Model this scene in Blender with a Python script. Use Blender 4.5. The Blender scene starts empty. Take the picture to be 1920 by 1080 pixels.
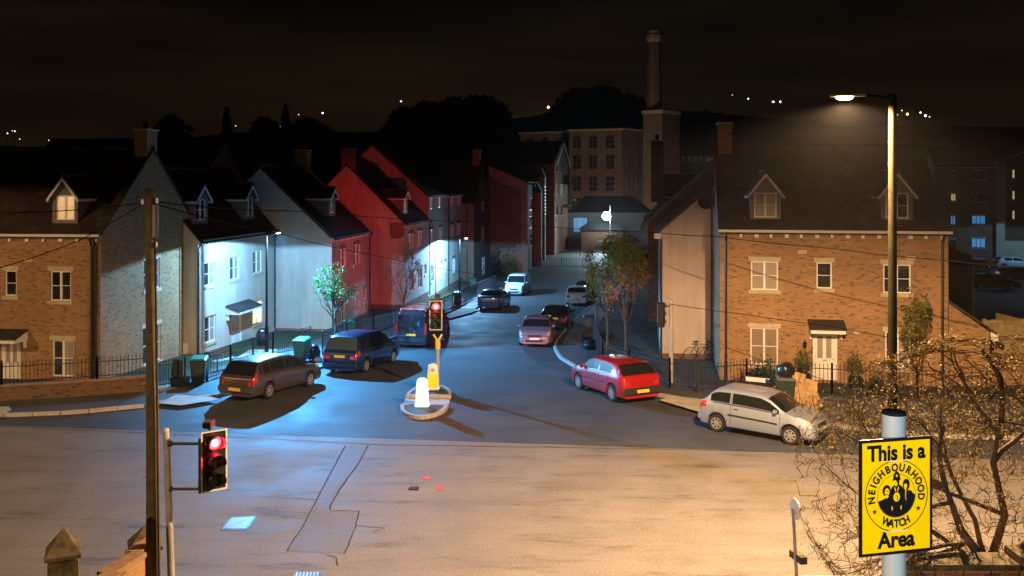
import bpy, math, random
import numpy as np
from mathutils import Vector, Matrix, noise as mnoise
random.seed(7)
R = math.radians
S = bpy.context.scene
COL = S.collection
# ---------------------------------------------------------------- camera, world, lights, exposure
F, H, HY = 1700.0, 8.2, 345.0          # focal length in photo pixels, eye height, horizon row
cd = bpy.data.cameras.new('camera'); cam = bpy.data.objects.new('camera', cd); COL.objects.link(cam)
cam.location = (0, 0, H); cam.rotation_euler = (R(90), 0, 0)
cd.sensor_width = 36; cd.lens = 36*F/1920; cd.shift_y = -(540-HY)/1920
cd.clip_start = .1; cd.clip_end = 4000
S.camera = cam
S.view_settings.view_transform = 'Standard'; S.view_settings.look = 'None'
S.view_settings.exposure = 0; S.view_settings.gamma = 1; S.view_settings.use_curve_mapping = False
S.cycles.use_denoising = True
S.cycles.max_bounces = 6; S.cycles.diffuse_bounces = 3; S.cycles.glossy_bounces = 3
S.cycles.volume_bounces = 0; S.cycles.sample_clamp_indirect = 3
W = bpy.data.worlds.new('World'); S.world = W; W.use_nodes = True
nt = W.node_tree; nt.nodes.clear()
o_ = nt.nodes.new('ShaderNodeOutputWorld'); b_ = nt.nodes.new('ShaderNodeBackground')
tc = nt.nodes.new('ShaderNodeTexCoord'); sx = nt.nodes.new('ShaderNodeSeparateXYZ')
cr = nt.nodes.new('ShaderNodeValToRGB'); nz = nt.nodes.new('ShaderNodeTexNoise'); mp = nt.nodes.new('ShaderNodeMapping')
mx = nt.nodes.new('ShaderNodeMixRGB')
nt.links.new(tc.outputs['Generated'], sx.inputs[0]); nt.links.new(sx.outputs['Z'], cr.inputs[0])
# town glow low in a clouded night sky, darker overhead
cr.color_ramp.elements[0].position = 0.0; cr.color_ramp.elements[0].color = (.0105, .0072, .0032, 1)
cr.color_ramp.elements[1].position = .5; cr.color_ramp.elements[1].color = (.0020, .0016, .0013, 1)
e_ = cr.color_ramp.elements.new(.13); e_.color = (.0075, .0047, .0021, 1)
e_ = cr.color_ramp.elements.new(.22); e_.color = (.0030, .0022, .0015, 1)
nt.links.new(tc.outputs['Generated'], mp.inputs[0]); mp.inputs['Scale'].default_value = (2, 2, 14)
nt.links.new(mp.outputs[0], nz.inputs['Vector']); nz.inputs['Scale'].default_value = 1.6; nz.inputs['Detail'].default_value = 5
mx.blend_type = 'MULTIPLY'; mx.inputs[0].default_value = .7
nt.links.new(cr.outputs[0], mx.inputs[1])
c2 = nt.nodes.new('ShaderNodeValToRGB'); nt.links.new(nz.outputs[0], c2.inputs[0])
c2.color_ramp.elements[0].position = .35; c2.color_ramp.elements[0].color = (.35, .35, .4, 1)
c2.color_ramp.elements[1].position = .7; c2.color_ramp.elements[1].color = (1.5, 1.4, 1.4, 1)
nt.links.new(c2.outputs[0], mx.inputs[2]); nt.links.new(mx.outputs[0], b_.inputs[0]); nt.links.new(b_.outputs[0], o_.inputs[0])
b_.inputs[1].default_value = 1.0

POW = dict(main=27000, left=5600, cyan=6500, road=27000, cyan2=11500, red=5500, red2=8500, red3=9000, flood=7000, park=3000, wall=1250, sig=120, rear=11000)
WARM = (1.0, .60, .29); CYAN = (.22, .56, 1.0); BLUE = (.06, .43, 1.0); RED = (1.0, .03, .025); COOL = (.55, .8, 1.0)

def lamp_light(name, loc, power, color, parent=None, angle=166, direction=(0, 0, -1), blend=.06, radius=.08):
    l = bpy.data.lights.new(name, 'SPOT'); l.energy = power; l.color = color
    l.spot_size = R(angle); l.spot_blend = blend; l.shadow_soft_size = radius
    o = bpy.data.objects.new(name, l); COL.objects.link(o)
    off = ORG.get(parent.name, Vector((0, 0, 0))) if parent else Vector((0, 0, 0))
    o.location = Vector(loc)-off
    o.rotation_euler = Vector(direction).to_track_quat('-Z', 'Y').to_euler()
    if parent: o.parent = parent
    return o

# ---------------------------------------------------------------- measuring helpers
def gz(y): return -.04*(min(max(y, 35), 85)-35)
def X_(px, Y): return (px-960)*Y/F
def Z_(py, Y): return H-(py-HY)*Y/F
def gp(px, py, dz=0.0):
    k = (py-HY)/F; Y = (H-dz)/k
    if Y > 35:
        Y = (H-1.4-dz)/(k-.04)
        if Y > 85 or Y < 0: Y = (H+2-dz)/k
    return Vector((X_(px, Y), Y, gz(Y)+dz))

# ---------------------------------------------------------------- mesh helpers
ORG = {}
class MB:
    def __init__(s): s.v = []; s.f = []
    def add(s, vs, fs):
        b = len(s.v); s.v += [tuple(p) for p in vs]; s.f += [tuple(i+b for i in f) for f in fs]; return s
    def box(s, a, b):
        x0, y0, z0 = a; x1, y1, z1 = b
        return s.add([(x0,y0,z0),(x1,y0,z0),(x1,y1,z0),(x0,y1,z0),(x0,y0,z1),(x1,y0,z1),(x1,y1,z1),(x0,y1,z1)],
                     [(0,3,2,1),(4,5,6,7),(0,1,5,4),(1,2,6,5),(2,3,7,6),(3,0,4,7)])
    def obox(s, o, ax, ay, az):      # origin corner + three edge vectors
        o, ax, ay, az = map(Vector, (o, ax, ay, az))
        if ax.cross(ay).dot(az) < 0: o = o+ax; ax = -ax
        P = [o, o+ax, o+ax+ay, o+ay, o+az, o+ax+az, o+ax+ay+az, o+ay+az]
        return s.add(P, [(0,3,2,1),(4,5,6,7),(0,1,5,4),(1,2,6,5),(2,3,7,6),(3,0,4,7)])
    def rbox(s, c, size, bev=.02, n=0):  # chamfered box
        cx, cy, cz = c; hx, hy, hz = [q/2 for q in size]; b = min(bev, hx*.9, hy*.9, hz*.9)
        vs = []; 
        rings = [(-hz, b), (-hz+b, 0), (hz-b, 0), (hz, b)]
        for z, i in rings:
            x, y = hx-i, hy-i; c_ = b*.8
            vs += [(cx-x+c_,cy-y,cz+z),(cx+x-c_,cy-y,cz+z),(cx+x,cy-y+c_,cz+z),(cx+x,cy+y-c_,cz+z),
                   (cx+x-c_,cy+y,cz+z),(cx-x+c_,cy+y,cz+z),(cx-x,cy+y-c_,cz+z),(cx-x,cy-y+c_,cz+z)]
        fs = [tuple(range(7,-1,-1)), tuple(range(24,32))]
        for r in range(3):
            for i in range(8): j=(i+1)%8; fs.append((r*8+i, r*8+j, r*8+8+j, r*8+8+i))
        return s.add(vs, fs)
    def poly(s, pts, th=None):       # planar polygon, optional extrusion vector
        n = len(pts); P = [Vector(p) for p in pts]
        if th is None: return s.add(P, [tuple(range(n))])
        th = Vector(th); Q = [p+th for p in P]
        return s.add(P+Q, [tuple(range(n-1,-1,-1)), tuple(range(n, 2*n))]+[(i,(i+1)%n,(i+1)%n+n,i+n) for i in range(n)])
    def tube(s, pts, r, n=8, caps=True):
        pts = [Vector(p) for p in pts]; m = len(pts)
        rs = r if isinstance(r, (list, tuple)) else [r]*m
        vs = []; up = None
        for i, p in enumerate(pts):
            t = (pts[min(i+1, m-1)]-pts[max(i-1, 0)]).normalized()
            a = Vector((0,0,1)) if abs(t.z) < .9 else Vector((1,0,0))
            if up is not None and up.cross(t).length > .1: a = up
            x = a.cross(t).normalized(); y = t.cross(x); up = y
            for k in range(n):
                w = 2*math.pi*k/n; vs.append(p+x*(rs[i]*math.cos(w))+y*(rs[i]*math.sin(w)))
        fs = [(i*n+k, i*n+(k+1)%n, (i+1)*n+(k+1)%n, (i+1)*n+k) for i in range(m-1) for k in range(n)]
        if caps: fs += [tuple(range(n-1,-1,-1)), tuple((m-1)*n+k for k in range(n))]
        return s.add(vs, fs)
    def lathe(s, c, prof, n=20, axis='z', caps=True):   # prof: (radius, height)
        c = Vector(c); vs = []
        for r, h in prof:
            for k in range(n):
                w = 2*math.pi*k/n; a, b = r*math.cos(w), r*math.sin(w)
                vs.append(c+Vector({'z': (a,b,h), 'y': (a,h,-b), 'x': (h,a,b)}[axis]))
        m = len(prof)
        fs = [(i*n+k, i*n+(k+1)%n, (i+1)*n+(k+1)%n, (i+1)*n+k) for i in range(m-1) for k in range(n)]
        if caps: fs += [tuple(range(n-1,-1,-1)), tuple((m-1)*n+k for k in range(n))]
        return s.add(vs, fs)
    def build(s, name, mat, parent=None, org=None, smooth=False, mods=None, **props):
        off = Vector(org) if org is not None else (ORG.get(parent.name, Vector()) if parent else Vector())
        me = bpy.data.meshes.new(name)
        me.from_pydata([(p[0]-off[0], p[1]-off[1], p[2]-off[2]) for p in s.v], [], s.f)
        me.update()
        nl = len(me.loops); uv = me.uv_layers.new(name='UVMap')
        co = np.empty(len(me.vertices)*3); me.vertices.foreach_get('co', co); co = co.reshape(-1,3)+np.array(off)
        nf = len(me.polygons); nn = np.empty(nf*3); me.polygons.foreach_get('normal', nn); nn = nn.reshape(-1,3)
        lt = np.empty(nf, int); me.polygons.foreach_get('loop_total', lt)
        li = np.empty(nl, int); me.loops.foreach_get('vertex_index', li)
        N = np.repeat(nn, lt, axis=0); P = co[li]
        t = np.stack([-N[:,1], N[:,0], np.zeros(nl)], 1); L = np.linalg.norm(t, axis=1)
        flat = L < .03; t[flat] = (1,0,0); L[flat] = 1; t /= L[:,None]
        b = np.cross(N, t)
        q = np.stack([(P*t).sum(1), (P*b).sum(1)], 1)
        uv.data.foreach_set('uv', q.ravel().astype(np.float32))
        me.materials.append(mat)
        if smooth:
            me.polygons.foreach_set('use_smooth', [True]*nf)
            me.set_sharp_from_angle(angle=R(38))
        o = bpy.data.objects.new(name, me); COL.objects.link(o)
        if parent:
            o.parent = parent; ORG[o.name] = off
            if org is not None:
                po = ORG.get(parent.name, Vector()); o.location = off-po
        elif org is not None: o.location = off; ORG[o.name] = off
        for k, v in props.items(): o[k] = v
        return o

def tag(o, label=None, cat=None, group=None, kind=None):
    if label: o['label'] = label
    if cat: o['category'] = cat
    if group: o['group'] = group
    if kind: o['kind'] = kind
    return o
def thing(name, label, cat, loc=(0,0,0), rz=None, group=None, tilt=0):
    o = bpy.data.objects.new(name, None); COL.objects.link(o); o.empty_display_size = .2
    o.location = loc
    if rz is not None: o.rotation_euler = (tilt, 0, rz); ORG[o.name] = Vector()
    else: ORG[o.name] = Vector(loc)
    return tag(o, label, cat, group)
def struct(name, mb, mat, **k):
    o = mb.build(name, mat, **k); o['kind'] = 'structure'; return o
def instance(o, name, loc, parent, rz=0, scale=None):
    c = bpy.data.objects.new(name, o.data); COL.objects.link(c); c.parent = parent
    c.location = Vector(loc)-ORG.get(parent.name, Vector()); c.rotation_euler = (0,0,rz)
    if scale: c.scale = scale
    return c

# ---------------------------------------------------------------- materials
def mat(name, color=(.5,.5,.5), rough=.7, metal=0, emit=None, es=0, coat=0, spec=.5, build=None):
    m = bpy.data.materials.new(name); m.use_nodes = True; n = m.node_tree; b = n.nodes['Principled BSDF']
    b.inputs['Base Color'].default_value = (*color, 1); b.inputs['Roughness'].default_value = rough
    b.inputs['Metallic'].default_value = metal; b.inputs['Coat Weight'].default_value = coat
    b.inputs['Specular IOR Level'].default_value = spec
    if emit: b.inputs['Emission Color'].default_value = (*emit, 1); b.inputs['Emission Strength'].default_value = es
    if build: build(n, b)
    return m
def N(n, t, **k):
    x = n.nodes.new('ShaderNode'+t)
    for a, v in k.items():
        if a in x.bl_rna.properties: setattr(x, a, v)
        else: x.inputs[a.replace('_', ' ')].default_value = v
    return x
def ramp(n, src, stops):
    r = n.nodes.new('ShaderNodeValToRGB'); n.links.new(src, r.inputs[0]); e = r.color_ramp.elements
    e[0].position, e[0].color = stops[0][0], (*stops[0][1], 1); e[1].position, e[1].color = stops[-1][0], (*stops[-1][1], 1)
    for p, c in stops[1:-1]: q = e.new(p); q.color = (*c, 1)
    return r.outputs[0]
def mixc(n, f, a, b, mode='MIX'):
    m = n.nodes.new('ShaderNodeMixRGB'); m.blend_type = mode
    for i, v in enumerate((f, a, b)):
        if isinstance(v, bpy.types.NodeSocket): n.links.new(v, m.inputs[i])
        else: m.inputs[i].default_value = v if i == 0 else (*v, 1)
    return m.outputs[0]
def uvn(n, scale=(1,1,1)):
    t = n.nodes.new('ShaderNodeTexCoord'); m = n.nodes.new('ShaderNodeMapping'); m.inputs['Scale'].default_value = scale
    n.links.new(t.outputs['UV'], m.inputs[0]); return m.outputs[0]
def objn(n, scale=(1,1,1)):
    t = n.nodes.new('ShaderNodeNewGeometry'); m = n.nodes.new('ShaderNodeMapping'); m.inputs['Scale'].default_value = scale
    n.links.new(t.outputs['Position'], m.inputs[0]); return m.outputs[0]
def nse(n, vec, scale, detail=4, rough=.55):
    x = N(n, 'TexNoise', Scale=scale, Detail=detail, Roughness=rough); n.links.new(vec, x.inputs['Vector']); return x.outputs[0]
def bump(n, b, h, strength=.4, dist=.01):
    x = N(n, 'Bump', Strength=strength, Distance=dist); n.links.new(h, x.inputs['Height']); n.links.new(x.outputs[0], b.inputs['Normal'])
def noisy(name, c0, c1, scale=3, rough=.8, bmp=.3, bs=40, spec=.4, lo=.35, hi=.65, **k):
    def f(n, b):
        v = objn(n); a = nse(n, v, scale, 6); n.links.new(ramp(n, a, [(lo, c0), (hi, c1)]), b.inputs['Base Color'])
        bump(n, b, nse(n, v, bs, 3), bmp, .01)
    return mat(name, rough=rough, build=f, spec=spec, **k)
def brick_mat(name, c1, c2, dark, mortar, darkness=.62):
    def f(n, b):
        v = uvn(n); t = N(n, 'TexBrick'); n.links.new(v, t.inputs['Vector'])
        t.inputs['Scale'].default_value = 1; t.inputs['Brick Width'].default_value = .225; t.inputs['Row Height'].default_value = .075
        t.inputs['Mortar Size'].default_value = .006; t.inputs['Mortar Smooth'].default_value = .3; t.offset = .5
        t.inputs['Color1'].default_value = (0,0,0,1); t.inputs['Color2'].default_value = (1,1,1,1); t.inputs['Mortar'].default_value = (.5,.5,.5,1); t.inputs['Bias'].default_value = 0
        base = ramp(n, t.outputs['Color'], [(0, c1), (.5, c2), (.70, tuple(q*.8 for q in c1)), (.78, dark), (1, tuple(q*.7 for q in dark))])
        big = nse(n, v, .55, 4); patch = ramp(n, nse(n, uvn(n, (1.5, 3.6, 1)), 3.4, 4), [(.40, (.12,.12,.12)), (.56, (1,1,1))])
        plain = mixc(n, t.outputs['Color'], c1, c2)
        col = mixc(n, patch, plain, base)
        col = mixc(n, .55, col, ramp(n, big, [(.3, (.62,.60,.58)), (.7, (1.25,1.2,1.1))]), 'MULTIPLY')
        col = mixc(n, t.outputs['Fac'], col, mortar)
        n.links.new(col, b.inputs['Base Color'])
        inv = N(n, 'Math', operation='SUBTRACT'); inv.inputs[0].default_value = 1; n.links.new(t.outputs['Fac'], inv.inputs[1])
        bump(n, b, inv.outputs[0], .5, .008)
    return mat(name, rough=.88, build=f, spec=.25)
def tile_mat(name, c0, c1, w=.3, h=.3, spec=.35, rough=.75):
    def f(n, b):
        v = uvn(n); t = N(n, 'TexBrick'); n.links.new(v, t.inputs['Vector']); t.inputs['Scale'].default_value = 1
        t.inputs['Brick Width'].default_value = w; t.inputs['Row Height'].default_value = h; t.inputs['Mortar Size'].default_value = .012
        t.inputs['Color1'].default_value = (*c0, 1); t.inputs['Color2'].default_value = (*c1, 1); t.inputs['Mortar'].default_value = (*[q*.35 for q in c0], 1)
        n.links.new(mixc(n, .6, t.outputs['Color'], ramp(n, nse(n, v, 1.4, 5), [(.3, (.55,.55,.5)), (.7, (1.5,1.35,1.2))]), 'MULTIPLY'), b.inputs['Base Color'])
        sv = n.nodes.new('ShaderNodeSeparateXYZ'); n.links.new(v, sv.inputs[0])
        q = N(n, 'Math', operation='DIVIDE'); n.links.new(sv.outputs[1], q.inputs[0]); q.inputs[1].default_value = h
        fr = N(n, 'Math', operation='FRACT'); n.links.new(q.outputs[0], fr.inputs[0])
        bump(n, b, fr.outputs[0], .9, -.03)
    return mat(name, rough=rough, build=f, spec=spec)

M = {}
M['brick'] = brick_mat('buff_brick', (.33,.185,.085), (.38,.22,.105), (.19,.115,.07), (.33,.26,.18))
M['brick_red'] = brick_mat('red_brick', (.22,.095,.055), (.28,.13,.07), (.09,.05,.035), (.30,.24,.2))
M['stone_wall'] = brick_mat('mill_stone', (.20,.16,.11), (.24,.19,.13), (.14,.11,.08), (.19,.16,.12))
M['brick_dim'] = brick_mat('dirty_brown_brick', (.13,.075,.04), (.17,.10,.055), (.06,.04,.03), (.14,.11,.08))
def render_f(c, dirt=.70):
    def f(n, b):
        v = uvn(n); g = nse(n, v, .35, 5)
        w = N(n, 'TexNoise', Scale=1.2, Detail=4); n.links.new(uvn(n, (2.2, .22, 1)), w.inputs['Vector'])
        col = mixc(n, .8, c, ramp(n, g, [(.3, (dirt,)*3), (.65, (1.02,1.0,1.0))]), 'MULTIPLY')
        col = mixc(n, .5, col, ramp(n, w.outputs[0], [(.3, (.66,.66,.62)), (.6, (1,1,1))]), 'MULTIPLY')
        n.links.new(col, b.inputs['Base Color']); bump(n, b, nse(n, v, 60, 3), .15, .004)
    return f
M['cream'] = mat('cream_render', rough=.9, build=render_f((.58,.53,.44)), spec=.2)
M['pinkcream'] = mat('warm_render', rough=.9, build=render_f((.76,.63,.52)), spec=.2)
M['tan'] = mat('tan_render', rough=.9, build=render_f((.48,.33,.22)), spec=.2)
M['tile'] = tile_mat('brown_concrete_tile', (.038,.029,.024), (.062,.046,.037), .33, .34)
M['slate'] = tile_mat('grey_slate', (.035,.033,.034), (.05,.045,.042), .3, .25)
M['pantile'] = tile_mat('pantile', (.05,.033,.026), (.07,.045,.033), .22, .32)
M['upvc'] = mat('white_window_plastic', (.78,.77,.74), .35)
M['white'] = noisy('white_paint', (.70,.69,.66), (.8,.79,.76), 2, .5, .05)
M['stone'] = noisy('cut_stone', (.44,.36,.24), (.55,.46,.33), 4, .85, .3, 60)
M['grey_panel'] = noisy('grey_cladding', (.13,.12,.13), (.17,.155,.165), 3, .6, .05)
M['black_metal'] = mat('black_painted_metal', (.012,.012,.013), .45, 0, spec=.5)
M['cable'] = mat('cable_sheath', (.01,.01,.01), .9, spec=0)
M['pipe'] = mat('black_pipe', (.015,.014,.013), .4)
M['iron_rail'] = mat('black_railing_paint', (.014,.014,.015), .5)
def pane_f(base, fold=None, lo=.3):
    def f(n, b):
        v = uvn(n)
        if fold:
            w = N(n, 'TexWave', Scale=5.0, Distortion=1.5, Detail=1.5); n.links.new(v, w.inputs['Vector'])
            n.links.new(ramp(n, w.outputs[0], [(0, tuple(q*lo for q in base)), (1, base)]), b.inputs['Base Color'])
        else:
            n.links.new(ramp(n, nse(n, v, 1.3, 3), [(.4, tuple(q*.25 for q in base)), (.65, base)]), b.inputs['Base Color'])
    return f
M['pane'] = mat('dark_window_glass', rough=.04, build=pane_f((.05,.052,.055)), spec=1.0, coat=.6)
M['pane_curtain'] = mat('window_glass_over_curtain', rough=.35, build=pane_f((.42,.34,.28), True, .55), coat=.8)
M['pane_blind'] = mat('window_glass_over_blind', rough=.3, build=pane_f((.30,.2,.14), True, .8), coat=.8)
M['pane_lit'] = mat('lit_window_glass', (.8,.7,.5), .3, emit=(1,.72,.42), es=1.6)
M['pane_lit_dim'] = mat('dimly_lit_window_glass', (.5,.35,.2), .3, emit=(1,.60,.28), es=.45)
M['pane_blue'] = mat('blue_lit_window_glass', (.2,.4,.6), .2, emit=(.10,.42,.9), es=.35)
M['door'] = noisy('white_door_paint', (.72,.71,.68), (.78,.77,.74), 1.5, .4, .03)
def tarmac(name, c, var=.35, streak=True, stain=(.5,.5,.5)):
    def f(n, b):
        v = objn(n); fine = nse(n, v, 22, 4, .8); mid = nse(n, v, .5, 6, .65)
        col = mixc(n, 1, c, ramp(n, mid, [(.3, (1-var,)*3), (.7, (1+var,)*3)]), 'MULTIPLY')
        col = mixc(n, 1, col, ramp(n, fine, [(.32, (.55,)*3), (.7, (1.5,)*3)]), 'MULTIPLY')
        if streak:
            w = N(n, 'TexNoise', Scale=1.0, Detail=9, Roughness=.78); n.links.new(objn(n, (.30, 1.3, 1)), w.inputs['Vector'])
            col = mixc(n, .9, col, ramp(n, w.outputs[0], [(.36, stain), (.43, (.86,.85,.83)), (.5, (1.,1.,1.)), (.62, (1.08,1.08,1.08))]), 'MULTIPLY')
            sp = N(n, 'TexVoronoi', Scale=1.1); n.links.new(v, sp.inputs['Vector'])
            col = mixc(n, ramp(n, sp.outputs['Distance'], [(.018, (1,1,1)), (.03, (0,0,0))]), col, tuple(min(1, q*2.0) for q in c))
        n.links.new(col, b.inputs['Base Color']); bump(n, b, fine, .5, .012)
        n.links.new(ramp(n, mid, [(.3, (.62,)*3), (.7, (.85,)*3)]), b.inputs['Roughness'])
    return mat(name, build=f, spec=.35)
M['road'] = tarmac('worn_road_tarmac', (.165,.150,.130), .15, True, (.50,.47,.42))
M['newtar'] = tarmac('new_dark_tarmac', (.056,.060,.066), .22, True, (.75,.75,.75))
M['path'] = tarmac('footpath_tarmac', (.070,.070,.072), .2, False)
M['patch'] = tarmac('trench_patch_tarmac', (.140,.124,.108), .15, False)
M['drive'] = noisy('pale_paving', (.40,.36,.30), (.5,.45,.38), 2, .85, .2, 30)
M['kerb'] = noisy('concrete_kerb', (.33,.31,.28), (.45,.42,.38), 5, .85, .3, 40)
M['soil'] = noisy('garden_ground', (.018,.022,.010), (.05,.05,.028), 3, .95, .8, 20)
M['grass'] = noisy('grass_ground', (.018,.028,.009), (.045,.06,.02), 2, .95, .8, 30)
M['hill'] = noisy('dark_hillside', (.006,.007,.004), (.016,.015,.008), .02, 1, .1, 1, spec=0)
M['tyre'] = mat('tyre_rubber', (.012,.012,.012), .8)
M['rim'] = mat('silver_alloy', (.55,.55,.56), .35, .7)
M['dark_rim'] = mat('wheel_hollow', (.02,.02,.02), .7)
M['car_glass'] = mat('car_glass', (.012,.014,.016), .05, spec=.9, coat=.5)
M['car_black'] = mat('black_car_plastic', (.02,.02,.02), .55)
M['car_glass_reflect_tone'] = mat('car_glass_toned_reflection', (.06,.09,.11), .12, spec=.9, coat=.6)  # paler base colour stands in for the lit street reflected in the glass
M['plate_y'] = mat('yellow_number_plate', (.80,.52,.04), .45)
M['plate_w'] = mat('white_number_plate', (.75,.75,.72), .45)
M['tail'] = mat('red_tail_lamp', (.45,.02,.015), .12, coat=.8)
M['head'] = mat('clear_headlamp', (.62,.62,.62), .12, .3, coat=1)
def paint(name, c, metal=.35, rough=.32): return mat(name, c, rough, metal, coat=.9)
M['trunk'] = noisy('tree_bark', (.05,.035,.022), (.11,.08,.05), 8, .9, .6, 60)
M['twig'] = noisy('pale_tan_twig', (.09,.062,.03), (.17,.12,.06), 6, .9, .1, spec=0)
M['wood_pole'] = noisy('creosoted_pole', (.055,.045,.024), (.10,.08,.045), 5, .85, .5, 50)
M['fence_wood'] = noisy('weathered_fence_board', (.26,.20,.09), (.38,.30,.14), 5, .8, .4, 50)
M['steel'] = noisy('galvanised_steel', (.30,.29,.27), (.40,.39,.36), 3, .5, .05, 50)
def leaf(name, c0, c1):
    def f(n, b):
        n.links.new(ramp(n, nse(n, objn(n), 2.3, 4), [(.35, c0), (.65, c1)]), b.inputs['Base Color'])
        tr = n.nodes.new('ShaderNodeBsdfTranslucent'); mx_ = n.nodes.new('ShaderNodeMixShader'); mx_.inputs[0].default_value = .4; out = n.nodes['Material Output']
        n.links.new(b.inputs['Base Color'].links[0].from_socket, tr.inputs[0]); n.links.new(b.outputs[0], mx_.inputs[1]); n.links.new(tr.outputs[0], mx_.inputs[2]); n.links.new(mx_.outputs[0], out.inputs[0])
    return mat(name, rough=.6, build=f, spec=.3)
M['leaf_green'] = leaf('fresh_green_leaf', (.035,.11,.02), (.08,.19,.04))
M['leaf_olive'] = leaf('olive_leaf', (.12,.14,.02), (.23,.21,.04))
M['leaf_autumn'] = leaf('amber_leaf', (.50,.15,.03), (.62,.21,.04))
M['leaf_bud'] = leaf('opening_bud_leaf', (.18,.145,.05), (.32,.25,.10))
M['leaf_yellow'] = leaf('yellow_green_leaf', (.16,.18,.02), (.26,.26,.05))
M['leaf_dark'] = leaf('dark_evergreen_leaf', (.008,.012,.006), (.02,.026,.012))
M['bin_green'] = mat('green_bin_plastic', (.02,.11,.075), .5)
M['bin_dark'] = mat('dark_green_bin_plastic', (.018,.035,.025), .55)
M['bin_lid'] = mat('green_bin_lid_plastic', (.03,.30,.20), .45)
M['bin_brown'] = mat('brown_bin_plastic', (.09,.035,.025), .55)
M['bin_grey'] = mat('grey_bin_plastic', (.13,.13,.12), .55)
M['blackbag'] = mat('black_plastic_bag', (.012,.013,.02), .28)
M['tarp'] = noisy('tan_cardboard', (.34,.21,.09), (.44,.28,.13), 4, .7, .2, 12)
M['black'] = mat('black_signal_housing', (.012,.012,.013), .4)
M['moss'] = noisy('mossy_old_stone', (.045,.038,.018), (.12,.095,.05), 6, .95, .7, 25)
M['coping'] = noisy('pale_coping_brick', (.20,.12,.065), (.30,.19,.11), 5, .9, .4, 40)
# ---------------------------------------------------------------- facades, windows, houses
UP = Vector((0,0,1))
class Fac:
    def __init__(s, A, d, w):
        s.A = Vector((A[0], A[1], 0)); s.d = Vector((d[0], d[1], 0)).normalized(); s.w = w
        s.n = Vector((s.d.y, -s.d.x, 0))
    def p(s, u, z, w=0): return s.A+s.d*u+s.n*w+UP*z
    def u(s, px):
        k = (px-960)/F; return (k*s.A.y-s.A.x)/(s.d.x-k*s.d.y)
    def z(s, u, py): return Z_(py, s.A.y+u*s.d.y)
    def rect(s, x0, y0, x1, y1):
        a, b = s.u(x0), s.u(x1); m = (a+b)/2
        return (min(a, b), s.z(m, y1), max(a, b), s.z(m, y0))
def fbox(mb, f, u0, u1, z0, z1, w0, w1):
    return mb.obox(f.p(u0, z0, w0), f.d*(u1-u0), f.n*(w1-w0), UP*(z1-z0))
def wall_sheet(mb, f, u0, u1, z0, z1, holes=(), dep=.11):
    us = sorted({u0, u1, *[h[0] for h in holes], *[h[2] for h in holes]}); zs = sorted({z0, z1, *[h[1] for h in holes], *[h[3] for h in holes]})
    for i in range(len(us)-1):
        for j in range(len(zs)-1):
            cu, cz = (us[i]+us[i+1])/2, (zs[j]+zs[j+1])/2
            if any(h[0] < cu < h[2] and h[1] < cz < h[3] for h in holes): continue
            mb.add([f.p(us[i], zs[j]), f.p(us[i+1], zs[j]), f.p(us[i+1], zs[j+1]), f.p(us[i], zs[j+1])], [(0,1,2,3)])
    for a, b, c, e in holes:
        for q in (((a,b),(a,e)), ((a,e),(c,e)), ((c,e),(c,b)), ((c,b),(a,b))):
            (x0,y0),(x1,y1) = q
            mb.add([f.p(x0,y0), f.p(x1,y1), f.p(x1,y1,-dep), f.p(x0,y0,-dep)], [(0,1,2,3)])
def window(f, house, r, style='double', pane='pane', sill=True, lintel='flat', fr='upvc', bar=True, sm='stone'):
    a, b, c, e = r; t = .055 if c-a > .5 else .04
    mb = MB(); w0, w1 = -.10, -.045
    fbox(mb, f, a, c, e-t, e, w0, w1); fbox(mb, f, a, c, b, b+t, w0, w1+.01)
    fbox(mb, f, a, a+t, b+t, e-t, w0, w1); fbox(mb, f, c-t, c, b+t, e-t, w0, w1)
    lights = []
    if style == 'double':
        m = (a+c)/2; fbox(mb, f, m-t*.8, m+t*.8, b+t, e-t, w0, w1+.006); lights = [(a+t, m-t*.8), (m+t*.8, c-t)]
    elif style == 'triple':
        q = (c-a)/3
        for k in (1, 2): fbox(mb, f, a+q*k-t*.6, a+q*k+t*.6, b+t, e-t, w0, w1+.006)
        lights = [(a+t, a+q-t*.6), (a+q+t*.6, a+2*q-t*.6), (a+2*q+t*.6, c-t)]
    else: lights = [(a+t, c-t)]
    if bar:
        zm = (b+e)/2
        for x0, x1 in lights: fbox(mb, f, x0, x1, zm-.014, zm+.014, -.082, w1-.005)
    o = mb.build('window', M[fr], house)
    for k, (x0, x1) in enumerate(lights):
        pm = MB(); pm.add([f.p(x0, b+t, -.085), f.p(x1, b+t, -.085), f.p(x1, e-t, -.085), f.p(x0, e-t, -.085)], [(0,1,2,3)])
        pm.build('pane', M[pane if isinstance(pane, str) else pane[k % len(pane)]], o)
    if sill:
        s_ = MB(); fbox(s_, f, a-.10, c+.10, b-.15, b-.002, -.10, .06); s_.build('sill', M[sm], house)
    if lintel == 'flat':
        s_ = MB(); fbox(s_, f, a-.10, c+.10, e+.002, e+.19, -.10, .022); s_.build('lintel', M[sm], house)
    elif lintel == 'arch':
        s_ = MB(); n = 7; m = (a+c)/2; hw = (c-a)/2+.06
        top = [f.p(m+hw*(2*i/n-1), e+.16+.13*(1-(2*i/n-1)**2), -.02) for i in range(n+1)]
        bot = [f.p(m+hw*(2*i/n-1), e+.003, -.02) for i in range(n, -1, -1)]
        s_.poly(top+bot, f.n*.05); s_.build('lintel', M['brick_red'], house)
    return o
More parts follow.
